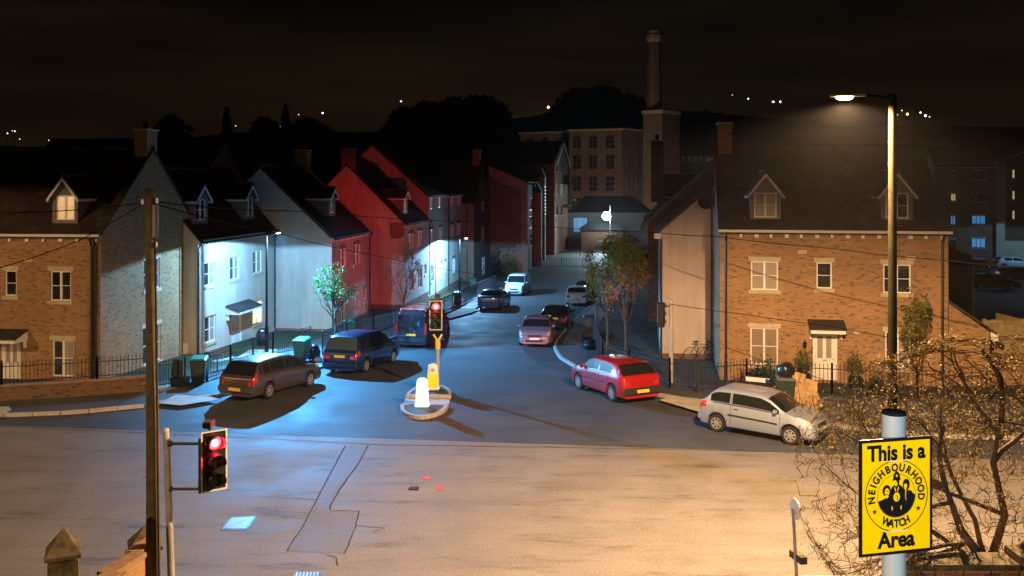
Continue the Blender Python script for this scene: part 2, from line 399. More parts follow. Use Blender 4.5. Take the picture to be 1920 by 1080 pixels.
def dormer(f, house, uc, w, v0, zb, ze, zp, tan, zeave, pane='pane', wz=None, roof='tile', proud=.3):
    g = Fac(f.p(0,0,-v0), f.d, f.w); vb = lambda z: max((z-zeave)/tan-v0, .05)
    h = w/2; ww = w*.37
    r = wz or (uc-ww, zb+.17, uc+ww, ze-.04)
    m = MB(); wall_sheet(m, g, uc-h, uc+h, zb, ze, [r], .1)
    m.add([g.p(uc-h, ze), g.p(uc+h, ze), g.p(uc, zp-.1)], [(0,1,2)])
    for s in (-1, 1):
        m.add([g.p(uc+s*h, zb), g.p(uc+s*h, ze), g.p(uc+s*h, ze, -vb(ze)), g.p(uc+s*h, zb, -vb(zb))], [(0,1,2,3)])
    D_ = m.build('dormer', M['grey_panel'], house)
    rf = MB(); o_ = .13; zo = ze-o_*(zp-ze)/h
    for s in (-1, 1):
        a = g.p(uc, zp, proud*.6); b = g.p(uc+s*(h+o_), zo, proud*.6); c = g.p(uc+s*(h+o_), zo, -vb(zo)); d = g.p(uc, zp, -vb(zp))
        rf.poly([a, b, c, d] if s > 0 else [a, d, c, b], UP*.07)
    rf.build('dormer_roof', M[roof], D_)
    bb = MB()
    for s in (-1, 1):
        a = g.p(uc, zp-.015, proud*.6+.01); b = g.p(uc+s*(h+o_), zo-.015, proud*.6+.01)
        bb.poly([a, b, b-UP*.14, a-UP*.16], g.n*.035)
        bb.obox(g.p(uc+s*(h+o_), zo-.12, proud*.6), -g.n*(vb(zo)+proud*.6), g.d*(s*.03), UP*.1)
    bb.build('bargeboard', M['white'], D_)
    rt = MB(); rt.tube([g.p(uc, zp+.09, proud*.6+.03), g.p(uc, zp+.09, -vb(zp))], .075, 8); rt.build('ridge_tile', M['tile'], D_)
    win = window(g, D_, r, 'double', pane, sill=False, lintel=None)
    return D_
def chimney(house, c, w, d, z0, z1, dirv, mt='brick', pot=True):
    dx = Vector((dirv[0], dirv[1], 0)).normalized(); dy = Vector((-dx.y, dx.x, 0)); c = Vector((c[0], c[1], 0))
    m = MB().obox(c-dx*w/2-dy*d/2+UP*z0, dx*w, dy*d, UP*(z1-z0-.06)); m.obox(c-dx*(w/2+.03)-dy*(d/2+.03)+UP*(z1-.22), dx*(w+.06), dy*(d+.06), UP*.08)
    ch = m.build('chimney', M[mt], house)
    k = MB().obox(c-dx*(w/2+.08)-dy*(d/2+.08)+UP*(z1-.058), dx*(w+.16), dy*(d+.16), UP*.06); k.build('chimney_cap', M['stone'], ch)
    if pot:
        k = MB().lathe(c+UP*z1, [(.14, 0), (.12, .05), (.12, .32), (.145, .34), (.145, .39), (.09, .39)], 10); k.build('chimney_pot', M['bin_brown'], ch)
    return ch
class House:
    """walls round a rectangle: A = near-left corner of the front, d = along the front; v runs inward"""
    def __init__(s, name, label, A, d, w, D, z0, ze, zr, walls, roof='tile', holes=None, cat='house', group=None, ridge='u', oe=.22, ov=.07, hip=0, ridge_v=.5, plinth=0, rake=True):
        s.t = thing(name, label, cat, (A[0], A[1], z0), group=group)
        s.f = Fac(A, d, w); f = s.f; s.w, s.D, s.ze, s.zr, s.z0 = w, D, ze, zr, z0
        s.right = Fac(f.p(w, 0), -f.n, D); s.back = Fac(f.p(w, 0, -D), -f.d, w); s.left = Fac(f.p(0, 0, -D), f.n, D)
        holes = holes or {}
        rv = D*ridge_v; s.tan = (zr-ze)/rv; s.rv = rv
        for key, fc in (('front', f), ('right', s.right), ('back', s.back), ('left', s.left)):
            mt = walls.get(key, walls['front']); m = MB()
            wall_sheet(m, fc, 0, fc.w, z0-.6, ze, holes.get(key, ()))
            if ridge == 'u' and key in ('right', 'left') and not hip:
                um = rv if key == 'right' else D-rv
                m.add([fc.p(0, ze), fc.p(fc.w, ze), fc.p(um, zr)], [(0,1,2)])
            if ridge == 'v' and key in ('front', 'back'):
                m.add([fc.p(0, ze), fc.p(fc.w, ze), fc.p(fc.w/2, zr)], [(0,1,2)])
            m.build('wall', M[mt], s.t)
            if plinth:
                q = MB(); fbox(q, fc, -.03, fc.w+.03, z0-.6, z0+plinth, -.02, .03); q.build('plinth', M['brick_red'], s.t)
        m = MB(); th = UP*.12; P = lambda u, v, z: f.p(u, z, -v)
        if ridge == 'u':
            tb = (zr-ze)/(D-rv); h = hip
            m.poly([P(-ov,-oe,ze-oe*s.tan), P(w+ov,-oe,ze-oe*s.tan), P(w+ov-h,rv,zr), P(-ov+h,rv,zr)], th)
            m.poly([P(w+ov,D+oe,ze-oe*tb), P(-ov,D+oe,ze-oe*tb), P(-ov+h,rv,zr), P(w+ov-h,rv,zr)], th)
            if h:
                m.poly([P(-ov,D+oe,ze-oe*tb), P(-ov,-oe,ze-oe*s.tan), P(-ov+h,rv,zr)], th); m.poly([P(w+ov,-oe,ze-oe*s.tan), P(w+ov,D+oe,ze-oe*tb), P(w+ov-h,rv,zr)], th)
            r0, r1 = P(-ov+h, rv, zr+.12), P(w+ov-h, rv, zr+.12)
        else:
            tt = (zr-ze)/(w/2); s.tan = tt
            m.poly([P(-oe,D+ov,ze-oe*tt), P(-oe,-ov,ze-oe*tt), P(w/2,-ov,zr), P(w/2,D+ov,zr)], th)
            m.poly([P(w+oe,-ov,ze-oe*tt), P(w+oe,D+ov,ze-oe*tt), P(w/2,D+ov,zr), P(w/2,-ov,zr)], th)
            r0, r1 = P(w/2, -ov, zr+.12), P(w/2, D+ov, zr+.12)
        s.roof = m.build('roof', M[roof], s.t)
        m = MB().tube([r0, r1], .10, 8); m.build('ridge_tile', M[roof], s.roof)
    def eave(s, n=12, fascia='white', brackets=True, gutter=True, gm='pipe', u0=0, u1=None, side=None):
        f = side or s.f; u1 = u1 or f.w; z = s.ze-.02
        m = MB(); fbox(m, f, u0-.04, u1+.04, z-.16, z-.02, .02, .10); m.build('fascia', M[fascia], s.t)
        if gutter:
            m = MB().tube([f.p(u0-.08, z-.03, .27), f.p(u1+.08, z-.03, .27)], .06, 8); m.build('gutter', M[gm], s.t)
        if brackets:
            m = MB(); c = f.p(u0+.2, z-.30, .0); m.obox(c, f.d*.10, f.n*.10, UP*.14); b0 = m.build('bracket', M['white'], s.t, org=c)
            for i in range(1, n): instance(b0, 'bracket', f.p(u0+.2+(u1-u0-.5)*i/(n-1), z-.30, 0), s.t, scale=None if i % 2 else (1.6, 1, 1.25)).location.z -= 0
    def pipe(s, px, f=None, ztop=None, zbot=None, u=None):
        f = f or s.f; u = f.u(px) if u is None else u; zt = (ztop or s.ze)-.08; zb = s.z0 if zbot is None else zbot
        m = MB().tube([f.p(u, zt, .25), f.p(u, zt-.15, .25), f.p(u, zt-.4, .09), f.p(u, zb, .09)], .05, 8)
        z = zb+1
        while z < zt-.6: m.lathe(f.p(u, z, .09), [(.065, 0), (.065, .08)], 8); z += 1.8
        m.build('downpipe', M['pipe'], s.t)
    def verge(s, f, um, mt='white', drop=.16, w=.05, m2=None, ux=0):
        m = MB()
        for u_ in (-ux, f.w+ux):
            a, b = f.p(um, s.zr+.0, w), f.p(u_, s.ze-.0-(ux*s.tan), w)
            m.poly([a, b, b-UP*drop, a-UP*drop], f.n*.03)
        m.build('bargeboard', M[mt], s.t)
def door(h, f, r, mt='door', panes=2, frame='upvc'):
    a, b, c, e = r; m = MB()
    for q in ((a, a+.05, b, e), (c-.05, c, b, e), (a+.05, c-.05, e-.06, e)): fbox(m, f, *q, -.10, -.03)
    m.build('door_frame', M[frame], h)
    m = MB(); fbox(m, f, a+.05, c-.05, b, e-.06, -.10, -.06); w = c-a-.1; H_ = e-b-.06
    for k in range(2): fbox(m, f, a+.05+w*(.14+.40*k), a+.05+w*(.46+.40*k), b+.18, b+H_*.36, -.06, -.05)
    d = m.build('door', M[mt], h)
    for k in range(panes):
        x0 = a+.05+w*(.16+.40*k if panes == 2 else .2+.3*k); x1 = x0+w*.24
        m = MB(); fbox(m, f, x0, x1, b+H_*.46, b+H_*.92, -.064, -.052); m.build('door_pane', M['pane_curtain'], d)
    m = MB(); fbox(m, f, a+.05+w*.36, a+.05+w*.62, b+H_*.40, b+H_*.43, -.06, -.045); m.build('letterbox', M['rim'], d)
    m = MB().tube([f.p(c-.12, b+H_*.45, -.03), f.p(c-.22, b+H_*.45, -.03)], .015, 6); m.tube([f.p(c-.12, b+H_*.45, -.07), f.p(c-.12, b+H_*.45, -.03)], .015, 6); m.build('handle', M['rim'], d)
    return d
def canopy(h, f, a, c, z, drop=.28, out=.75, mt='slate'):
    m = MB(); m.poly([f.p(a, z, 0.003), f.p(a, z-drop, out), f.p(c, z-drop, out), f.p(c, z, 0.003)], UP*.06)
    k = m.build('door_canopy', M[mt], h)
    m = MB(); fbox(m, f, a+.04, c-.04, z-drop-.14, z-drop-.005, out-.08, out-.02)
    for u in (a+.04, c-.10): m.poly([f.p(u, z-.02, .003), f.p(u, z-drop-.02, out-.08), f.p(u, z-drop-.14, out-.08), f.p(u, z-drop-.14, .003)], f.d*.06)
    for u in (a+.08, c-.15): fbox(m, f, u, u+.07, z-drop-.45, z-drop-.145, .003, .16)
    m.build('canopy_trim', M['white'], k); return k
def plaque(h, f, r, name='vent_plaque', mt='stone', w=.02):
    m = MB(); fbox(m, f, r[0], r[2], r[1], r[3], -.01, w); m.build(name, M[mt], h)

# ---- brick house on the right, facing the main road
A = (8.73, 38.05); dR = (1, -.18)
f = Fac(A, dR, 8.96); r = f.rect
R_ = dict(gl=r(1407,615,1459,684), fl=r(1408,490,1459,544), fm=r(1531,492,1560,541), fr=r(1656,496,1708,550), gr=r(1660,622,1707,691), dr=r(1524,621,1570,713))
hR = House('brick_house', 'buff brick house with white front door and two dormers behind the tall street lamp', A, dR, 8.96, 8.9, 0, 6.3, 9.85,
           dict(front='brick', right='brick', left='brick', back='brick'), 'tile', holes=dict(front=list(R_.values())))
h, f = hR.t, hR.f
window(f, h, R_['gl'], pane='pane_blind'); window(f, h, R_['fl'], pane='pane_curtain'); window(f, h, R_['fm'], 'single', 'pane')
window(f, h, R_['fr'], pane='pane'); window(f, h, R_['gr'], pane=('pane', 'pane_curtain')); door(h, f, R_['dr'])
q = R_['dr']; canopy(h, f, q[0]-.22, q[2]+.25, q[3]+.42)
hR.eave(15, gm='white'); hR.pipe(1361); hR.pipe(1766)
dl = f.rect(1408, 360, 1466, 415)
dormer(f, h, (dl[0]+dl[2])/2, dl[2]-dl[0], .38, 6.62, 7.88, 8.68, hR.tan, hR.ze, pane='pane_curtain')
dl = f.rect(1656, 364, 1716, 417)
dormer(f, h, (dl[0]+dl[2])/2, dl[2]-dl[0], .38, 6.62, 7.88, 8.68, hR.tan, hR.ze, pane=('pane_curtain', 'pane'))
plaque(h, f, f.rect(1496, 469, 1513, 476)); plaque(h, f, f.rect(1602, 621, 1610, 626), 'vent_grille')
plaque(h, f, f.rect(1700, 480, 1716, 487))
chimney(h, hR.f.p(.42, 0, -4.4), .60, .9, 9.0, 11.05, dR)
m = MB(); c = f.p(f.u(1508), f.z(f.u(1508), 645), 0)
m.tube([c+UP*.16, c+UP*.22+f.n*.1, c+UP*.12+f.n*.16], .012, 6); m.lathe(c+f.n*.16+UP*-.14, [(.03, 0), (.07, .03), (.09, .2), (.1, .21), (.03, .27), (.01, .32)], 6)
m.build('wall_lantern', M['black'], h)
for k, px in enumerate((1374, 1537)):
    m = MB(); v = 2.1; p0 = hR.f.p(hR.f.u(px)+.3, 6.3+hR.tan*v+.12, -v); m.obox(p0, f.d*.3, -f.n*.22, UP*.06+Vector((0,0,.04))); m.build('roof_vent', M['grey_panel'], h)
# lean-to on its right side
fx = Fac(hR.right.p(.25, 0), dR, 2.0)
m = MB(); za, zb_ = fx.z(0, 566), fx.z(1.55, 622)
m.add([fx.p(.003, -.3), fx.p(1.62, -.3), fx.p(1.62, zb_), fx.p(.003, za)], [(0,1,2,3)])
m.add([fx.p(1.62, -.3), fx.p(1.62, -.3, -5), fx.p(1.62, zb_, -5), fx.p(1.62, zb_)], [(0,1,2,3)])
m.build('wall', M['brick'], h)
m = MB(); m.poly([fx.p(.01, za+.02, .1), fx.p(1.85, zb_-.1, .1), fx.p(1.85, zb_-.1, -5.1), fx.p(.01, za+.02, -5.1)], UP*.1); m.build('lean_to_roof', M['slate'], h)
m = MB(); m.poly([fx.p(1.62, zb_+.02, .11), fx.p(1.9, zb_-.14, .11), fx.p(1.9, zb_-.34, .11), fx.p(1.62, zb_-.34, .11)], fx.n*.04); m.build('bargeboard', M['white'], h)

# ---- brick house on the left with its gable towards the side street
d1 = Vector((1, -.1, 0)).normalized(); P1 = Vector((-17.2, 37.9, 0)); W1 = 14.0; A = P1-d1*W1
f = Fac(A, d1, W1); r = f.rect; g = Fac(P1, -f.n, 8.8)
o1 = dict(a=r(9,507,31,555), b=r(94,508,133,564), c=r(98,638,138,706), dr=r(2,635,39,716))
g1 = [g.rect(270,484,299,542), g.rect(268,611,301,680)]
h1 = House('brick_house', 'buff brick house on the far left with tall chimney and lit dormer window', A, d1, W1, 8.8, 0, 6.1, 9.75, dict(front='brick'), 'tile',
           holes=dict(front=list(o1.values()), right=g1))
h, f = h1.t, h1.f
window(f, h, o1['a'], 'single'); window(f, h, o1['b']); window(f, h, o1['c'], pane=('pane', 'pane_curtain'), sill=False); door(h, f, o1['dr'])
canopy(h, f, o1['dr'][0]-.4, o1['dr'][2]+.35, o1['dr'][3]+.36, out=.9)
for q in g1: window(h1.right, h, q, sill=True)
h1.eave(19, gm='white'); h1.pipe(174); h1.pipe(181)
plaque(h, f, f.rect(45, 485, 61, 491))
dl = f.rect(88, 366, 136, 420)
dormer(f, h, (dl[0]+dl[2])/2, dl[2]-dl[0], .38, 6.5, 7.75, 8.5, h1.tan, h1.ze, pane='pane_lit_dim')
chimney(h, h1.right.p(4.4, 0, -.32), .62, .95, 9.0, 10.75, (d1.x, d1.y))
m = MB(); q = g.rect(343, 642, 355, 668); fbox(m, g, q[0], q[2], q[1], q[3], .002, .22); m.build('meter_cabinet', M['upvc'], h)

# ---- cream houses along the left of the side street (front faces the street)
CG = 'rendered houses stepping down the side street'
d2 = Vector((1.3, 9.7, 0)).normalized(); A = (-15.7, 45.3)
f = Fac(A, d2, 10.2); r = f.rect
o2 = [r(383,491,403,535), r(431,480,449,524), r(474,470,491,512), r(384,592,404,641), r(474,564,492,606), r(434,588,453,644)]
h2 = House('cream_house', 'cream rendered house with two dormers behind the first lamp post on the left', A, d2, 10.2, 6.2, -.45, 5.45, 8.95, dict(front='cream'), 'pantile', holes=dict(front=o2), group=CG)
h, f = h2.t, h2.f
for i in range(5): window(f, h, o2[i], pane='pane_lit' if i == 4 else ('pane', 'pane_curtain'))
door(h, f, o2[5]); canopy(h, f, o2[5][0]-.75, o2[5][2]+.95, o2[5][3]+.55, out=.8)
h2.eave(14); h2.pipe(369); h2.pipe(513)
for px, in ((392,), (481,)):
    uc = f.u(px)+.15; dormer(f, h, uc, 1.5, .5, 6.15, 7.45, 8.15, h2.tan, h2.ze, roof='pantile')
m = MB(); fbox(m, f, f.u(462)-.1, f.u(462)+.25, 3.55, 3.75, .0, .02); m.build('vent_grille', M['stone'], h)
m = MB(); fbox(m, f, f.u(428), f.u(428)+.1, 1.0, 1.15, 0, .1); m.build('wall_lantern', M['black'], h)

d3 = Vector((.12, 1, 0)).normalized(); A = (-10.86, 54.65)
f = Fac(A, d3, 7.9); r = f.rect
o3 = [r(635,466,648,501), r(663,458,675,496), r(637,562,647,607), r(662,548,675,606), r(681,541,687,566)]
h3 = House('cream_house', 'cream rendered house lit white by the lamp post with the green tree before it', A, d3, 7.9, 9.0, -.9, 5.0, 9.25,
           dict(front='cream', left='cream'), 'tile', holes=dict(front=o3), group=CG, plinth=.35)
h, f = h3.t, h3.f
for i in (0, 1, 2, 4): window(f, h, o3[i], 'double' if i < 3 else 'single', lintel='arch', sill=i != 2)
door(h, f, o3[3]); h3.eave(12); h3.pipe(691)
um = 4.5; h3.verge(h3.left, um, 'tile', .12)
dormer(f, h, f.u(643)+.3, 1.3, .8, 6.2, 7.4, 7.9, h3.tan, h3.ze, roof='pantile')
chimney(h, h3.f.p(7.5, 0, -4.5), .85, .95, 8.6, 10.55, (1, -.1))
for fc, uu in ((h3.right, 0),):
    m = MB(); m.poly([fc.p(-.1, 5.0, .1), fc.p(4.5, 9.5, .1), fc.p(4.5, 9.25, .1), fc.p(-.1, 4.75, .1)], -fc.n*.3); m.build('coping', M['stone'], h)
m = MB(); m.tube([h3.left.p(9.0-.25, 4.6, .08), h3.left.p(9.0-9.0+.3, 4.6, .08)], .001, 3)
m = MB(); c = h3.left.p(.35, 0, 0)

A = (-8.12, 68.0); f = Fac(A, d3, 8.7); r = f.rect
o4 = [r(765,438,775,466), r(782,433,791,460), r(768,510,776,546), r(784,504,792,540), r(796,500,800,515)]
h4 = House('cream_house', 'rendered house with a wide gable glowing red in the traffic light', A, d3, 8.7, 8.8, -1.2, 5.25, 9.6,
           dict(front='cream', left='cream'), 'tile', holes=dict(front=o4), group=CG, plinth=.35)
h, f = h4.t, h4.f
for i, q in enumerate(o4): window(f, h, q, 'double' if i < 4 else 'single', lintel='arch', sill=i in (0, 1, 4))
h4.pipe(804); h4.eave(10); h4.verge(h4.left, 4.4, 'stone', .22, ux=.1)
dormer(f, h, f.u(769)+.5, 1.3, .5, 5.9, 7.2, 7.7, h4.tan, h4.ze, roof='pantile')
chimney(h, h4.left.p(4.4, 0, -.45), .95, .8, 8.9, 10.9, (1, -.1), mt='brick_red')
m = MB(); fc = h4.left; m.poly([fc.p(8.8-1.0, 5.3, .02), fc.p(8.85, 5.3, .02), fc.p(8.85, 4.3, .02), fc.p(8.6, 4.1, .02), fc.p(7.95, 4.1, .02), fc.p(7.8, 4.4, .02)], fc.n*.22); m.build('corbel', M['brick_red'], h)

A = (-7.1, 77.0); f = Fac(A, d3, 16.5); r = f.rect
o5 = [r(806,371,812,392), r(821,368,827,390), r(843,366,849,388), r(857,364,862,386),
      r(807,430,813,458), r(823,426,829,452), r(845,421,850,446), r(857,418,862,442),
      r(808,500,814,528), r(825,492,830,520), r(833,490,836,508), r(848,484,853,512)]
h5 = House('cream_house', 'tall three storey rendered house beside the second lamp post, farthest of the row', A, d3, 16.5, 9.8, -1.7, 7.25, 11.6,
           dict(front='cream', left='cream'), 'tile', holes=dict(front=o5), group=CG, plinth=.3)
h, f = h5.t, h5.f
for i, q in enumerate(o5): window(f, h, q, 'double', lintel='arch' if i > 3 else None, pane='pane' if i > 3 else ('pane_curtain', 'pane'))
h5.pipe(840); h5.verge(h5.left, 4.9, 'tile', .15)
h5.eave(16)

# ---- brown brick link house with a steep gable
d6 = Vector((1, -.15, 0)).normalized(); P6 = Vector((-3.98, 94, 0)); A = P6-d6*9
f6g = Fac(P6, (.15, 1), 9.6)
o6 = [f6g.rect(902,369,908,396), f6g.rect(902,425,908,452), f6g.rect(903,482,909,515)]
h6 = House('brick_house', 'red brick house with steep gable and chimney beyond the rendered row', A, d6, 9, 9.6, -2, 6.3, 10.4, dict(front='brick_red'), 'slate', holes=dict(right=o6))
for q in o6: window(h6.right, h6.t, q, pane='pane', lintel=None)
h6.eave(0, brackets=False); h6.pipe(876)
chimney(h6.t, h6.right.p(4.8, 0, -.6), .8, .9, 9.8, 11.9, (1, -.1), mt='brick_red')
# ---- two blocks of flats in the middle distance
d7 = Vector((1, -.08, 0)).normalized(); A = (-2.7, 104.5)
h7 = thing('flats_block', 'red brick flats with a sloping parapet and pale end pillar beyond the van', 'flats', (*A, -2))
f = Fac(A, d7, 4.6); zl, zr_ = f.z(0, 311), f.z(4.5, 343)
m = MB(); m.add([f.p(0,-2.5,-.25), f.p(4.5,-2.5,-.25), f.p(4.5,zr_,-.25), f.p(0,zl,-.25)], [(0,1,2,3)]); m.build('wall', M['brick_red'], h7)
m = MB(); a = f.u(937)
m.poly([f.p(0,zl,0), f.p(4.5,zr_,0), f.p(4.5,zr_-.9,0), f.p(a,zl-2.0,0), f.p(0, zl-.9,0)], -f.n*.24)
m.poly([f.p(3.75,-2.5,0), f.p(4.5,-2.5,0), f.p(4.5,zr_-.9,0), f.p(3.75,zr_-.7,0)], -f.n*.24); fbox(m, f, a, 3.75, -2.5, .55, -.2, -.01)
m.build('render_frame', M['tan'], h7)
m = MB(); fbox(m, f, a+.1, 3.7, .56, .9, -.24, .15); m.build('canopy_band', M['black'], h7)
m = MB(); q = f.rect(968,458,978,470); fbox(m, f, q[0], q[2], q[1], q[3], -.01, .03); m.build('notice_board', M['black'], h7)
s7 = Fac(f.p(4.5,0), (.10,1), 26)
m = MB(); wins = [s7.rect(993+q*9, 372+k*33, 999+q*9, 394+k*33) for q in range(3) for k in range(3)]
wall_sheet(m, s7, 0, 26, -2.5, zr_-.2, wins); m.build('wall', M['brick_red'], h7)
for q in wins: window(s7, h7, q, 'double', 'pane', sill=False, lintel=None)
m = MB(); m.poly([f.p(0,zl,0), f.p(4.6,zr_,0), s7.p(26,zr_), s7.p(26,zr_,-4.5)+UP*(zl-zr_)], UP*.15); m.build('roof', M['slate'], h7)
for y0, hh in ((9.5, 7.9), (17, 9.9)):
    m = MB(); q = s7.p(y0, -2.2, 0); m.obox(q, s7.n*.9, s7.d*2.2, UP*(hh+1.4)); bay = m.build('bay', M['tan'], h7)
    b7 = Fac(s7.p(y0, 0, .9), s7.d, 2.2)
    m = MB(); p0 = s7.p(y0-.1, hh-.8, -.1)
    m.poly([p0, p0+s7.n*1.1, p0+s7.n*.5+UP*1.3], s7.d*2.4); m.build('bay_roof', M['slate'], bay)
m = MB(); pts = [s7.p(17.1+.3*math.sin(k*2.1), 4.2+.45*k, .96) for k in range(9)]
for p in pts: m.lathe(p, [(.02,-.05),(.05,0),(.02,.05)], 5)
M['fairy'] = mat('fairy_lights', (.5,.7,1), emit=(.35,.6,1), es=5); m.build('fairy_lights', M['fairy'], h7)

d8 = Vector((1, -.2, 0)).normalized(); P8 = Vector((6.1, 130, 0)); A = P8-d8*17
g8 = Fac(P8, (.2,1), 14)
o8 = [g8.rect(1042+(k%2)*9, y0, 1047+(k%2)*9, y1) for y0, y1 in ((302,322),(345,366),(385,405)) for k in (0,1)]
h8 = House('flats_block', 'tallest dark flats with a white edged gable and balconies in front of the mill', A, d8, 17, 14, -2, 11.2, 14.5, dict(front='brick_red'), 'slate', holes=dict(right=o8), cat='flats', oe=.4)
for q in o8: window(h8.right, h8.t, q, pane='pane', sill=False, lintel=None)
h8.eave(0, brackets=False, gutter=False); h8.verge(h8.right, 7, 'white', .35, .4, ux=.2)
for z in (4.6, 8.2):
    m = MB(); fbox(m, h8.right, 9, 13.5, z, z+.15, .0, 1.4)
    b = m.build('balcony', M['black_metal'], h8.t)
    m = MB(); fbox(m, h8.right, 9, 13.5, z+1.1, z+1.17, 1.32, 1.4)
    for k in range(16): fbox(m, h8.right, 9+k*.3, 9.03+k*.3, z+.15, z+1.1, 1.34, 1.38)
    m.build('balustrade', M['black_metal'], b)
# dark building with a lit window between the flats and the mill
bx_ = House('low_block', 'low dark building with one pale lit window beside the flats', (9.2, 150), (1, -.05), 14, 8, -2, 3.6, 6.0, dict(front='grey_panel'), 'slate', holes=dict(front=[(1.0, .3, 3.2, 2.6)]), cat='building', hip=3)
window(bx_.f, bx_.t, (1.0, .3, 3.2, 2.6), 'double', 'pane_blue', lintel=None)

# ---- cream gable house and the house behind it, right side of the street
d9 = Vector((-.15, -1, 0)).normalized(); A = Vector((7.2, 44, 0))-d9*9
h9 = House('cream_house', 'cream gabled house tucked behind the right hand brick house, with satellite dish', A, d9, 9, 9.0, -.35, 6.0, 10.0, dict(front='cream', right='pinkcream'), 'tile', plinth=.35, ov=.12)
h = h9.t; g = h9.right
h9.verge(g, 4.5, 'pipe', .12, .1, ux=.2)
m = MB(); fbox(m, g, -.3, .05, 5.55, 5.8, .02, .14); m.build('bargeboard', M['white'], h)
h9.pipe(1334, g, 6.0+2.2, -.3); m = MB().tube([g.p(.04, 5.7, .06), g.p(.04, -.3, .06)], .05, 8); m.build('downpipe', M['pipe'], h)
m = MB(); c = g.p(g.u(1324), g.z(g.u(1324), 376), .45); prof = [(.02, .10)]+[(.42*k/6, .10-.10*(k/6)**2) for k in range(1, 7)]+[(.43, -.01), (.2, .06), (.02, .08)]
vs = MB().lathe((0,0,0), prof, 18); q = Vector((-.45, -.85, .35)).normalized().to_track_quat('Z', 'Y')
vs.v = [tuple(c+q@Vector((p[0], p[1], -p[2]+.0))) for p in vs.v]; vs.tube([c, c+Vector((.25, .2, -.25)), g.p(g.u(1331), g.z(g.u(1331), 385), 0)], .025, 6)
vs.tube([c+q@Vector((0, .4, 0)), c+q@Vector((0, .05, .45))], .012, 5); vs.build('satellite_dish', M['black_metal'], h)
A = Vector((9.0, 60, 0))-d9*10
h10 = House('dark_house', 'dark tiled house with a dormer showing left of the cream gable', A, d9, 10, 9, -1, 5.9, 9.9, dict(front='brick_red', right='brick_red'), 'tile', oe=.3)
dormer(h10.f, h10.t, 7.2, 3.2, .6, 6.3, 7.5, 8.7, h10.tan, h10.ze)
chimney(h10.t, h10.right.p(.6, 0, -.5), .8, .8, 7, 11.1, (1, -.1), mt='brick_red')
m = MB(); q = h10.right; m.poly([q.p(-.5, 5.5, .12), q.p(4.5, 10.0, .12), q.p(4.5, 9.7, .12), q.p(-.5, 5.15, .12)], q.n*.04); m.build('bargeboard', M['tan'], h10.t)

# ---- roofs behind the left row
A = (-38.5, 72.0); d11 = (1, -.05)
h11 = House('rear_house', 'house with a plain warm lit gable peeping over the roofs behind the left houses', (-36.3, 66.0), (1, -.1), 14.0, 9.0, -1.5, 8.0, 11.5, dict(front='pinkcream'), 'tile')
h11b = House('rear_house', 'long dark roof with a tiny gable showing above the far left house', (-66, 66), (1, 0), 24, 8, -1, 7.2, 10.35, dict(front='pinkcream'), 'tile')
dd = MB(); fc = Fac((-31.4, 70, 0), (1,0), 3)

# ---- mill with arched windows, stair tower and tall chimney stack
def mill_windows(f, h, cols, rows, hw, arch_row=0, pane='pane'):
    for ci, px in enumerate(cols):
        for ri, (y0, y1) in enumerate(rows):
            u = f.u(px); z0, z1 = f.z(u, y1), f.z(u, y0); pts = []
            if ri == arch_row: zc = z1-hw; pts = [f.p(u-hw*math.cos(math.pi*k/8), zc+hw*math.sin(math.pi*k/8), .0) for k in range(9)]+[f.p(u+hw, z0), f.p(u-hw, z0)]
            else: pts = [f.p(u-hw, z1), f.p(u+hw, z1), f.p(u+hw, z0), f.p(u-hw, z0)]
            c = sum(pts, Vector())/len(pts); m = MB(); n = len(pts); out = [c+(p-c)*1.17 for p in pts]
            m.add([p+f.n*.02 for p in pts]+[p+f.n*.20 for p in pts]+[p+f.n*.20 for p in out]+[p+f.n*0 for p in out],
                  [(k, (k+1)%n, (k+1)%n+n, k+n) for k in range(n)]+[(k+n, (k+1)%n+n, (k+1)%n+2*n, k+2*n) for k in range(n)]+[(k+2*n, (k+1)%n+2*n, (k+1)%n+3*n, k+3*n) for k in range(n)])
            w = m.build('window', M['stone_wall'], h)
            pn = pane
            MB().poly([p+f.n*.025 for p in pts]).build('pane', M[pn], w)
            gb = MB(); fbox(gb, f, u-.05, u+.05, z0, z1-hw*.1, .03, .09)
            for q in (.33, .66): fbox(gb, f, u-hw, u+hw, z0+(z1-z0)*q-.04, z0+(z1-z0)*q+.04, .03, .085)
            gb.build('glazing_bar', M['grey_panel'], w)
hm = thing('mill', 'old stone mill with rows of tall arched windows in the distance', 'mill', (X_(1067, 200), 200, -2))
def block(pxa, pxb, Ya, Yb, ytop, depth, ybot=-2.5):
    a = Vector((X_(pxa, Ya), Ya, 0)); b = Vector((X_(pxb, Yb), Yb, 0)); f = Fac(a, b-a, (b-a).length); f.top = Z_(ytop, (Ya+Yb)/2); return f
def closed(f, z0, z1, D, name='wall', mt='stone_wall', parent=None, org=None):
    m = MB(); m.obox(f.p(0, z0), f.d*f.w, -f.n*D, UP*(z1-z0)); return m.build(name, M[mt], parent, org=org)
fA = block(975, 1067, 212, 206, 250, 14); closed(fA, -2.5, fA.top, 14, parent=hm)
fB = block(1067, 1166, 200, 196, 245, 16); closed(fB, -2.5, fB.top, 16, parent=hm)
fC = block(1166, 1212, 196.1, 204, 245, 12); closed(fC, -2.5, fC.top, 12, parent=hm)
for ff in (fA, fB, fC):
    m = MB(); fbox(m, ff, -.3, ff.w+.3, ff.top, ff.top+.35, -.5, .35); m.build('cornice', M['stone'], hm)
m = MB(); a, b, c = fA.p(0, fA.top+.4, .2), fB.p(fB.w, fB.top+.4, .2), fC.p(fC.w, fC.top+.4, .2)
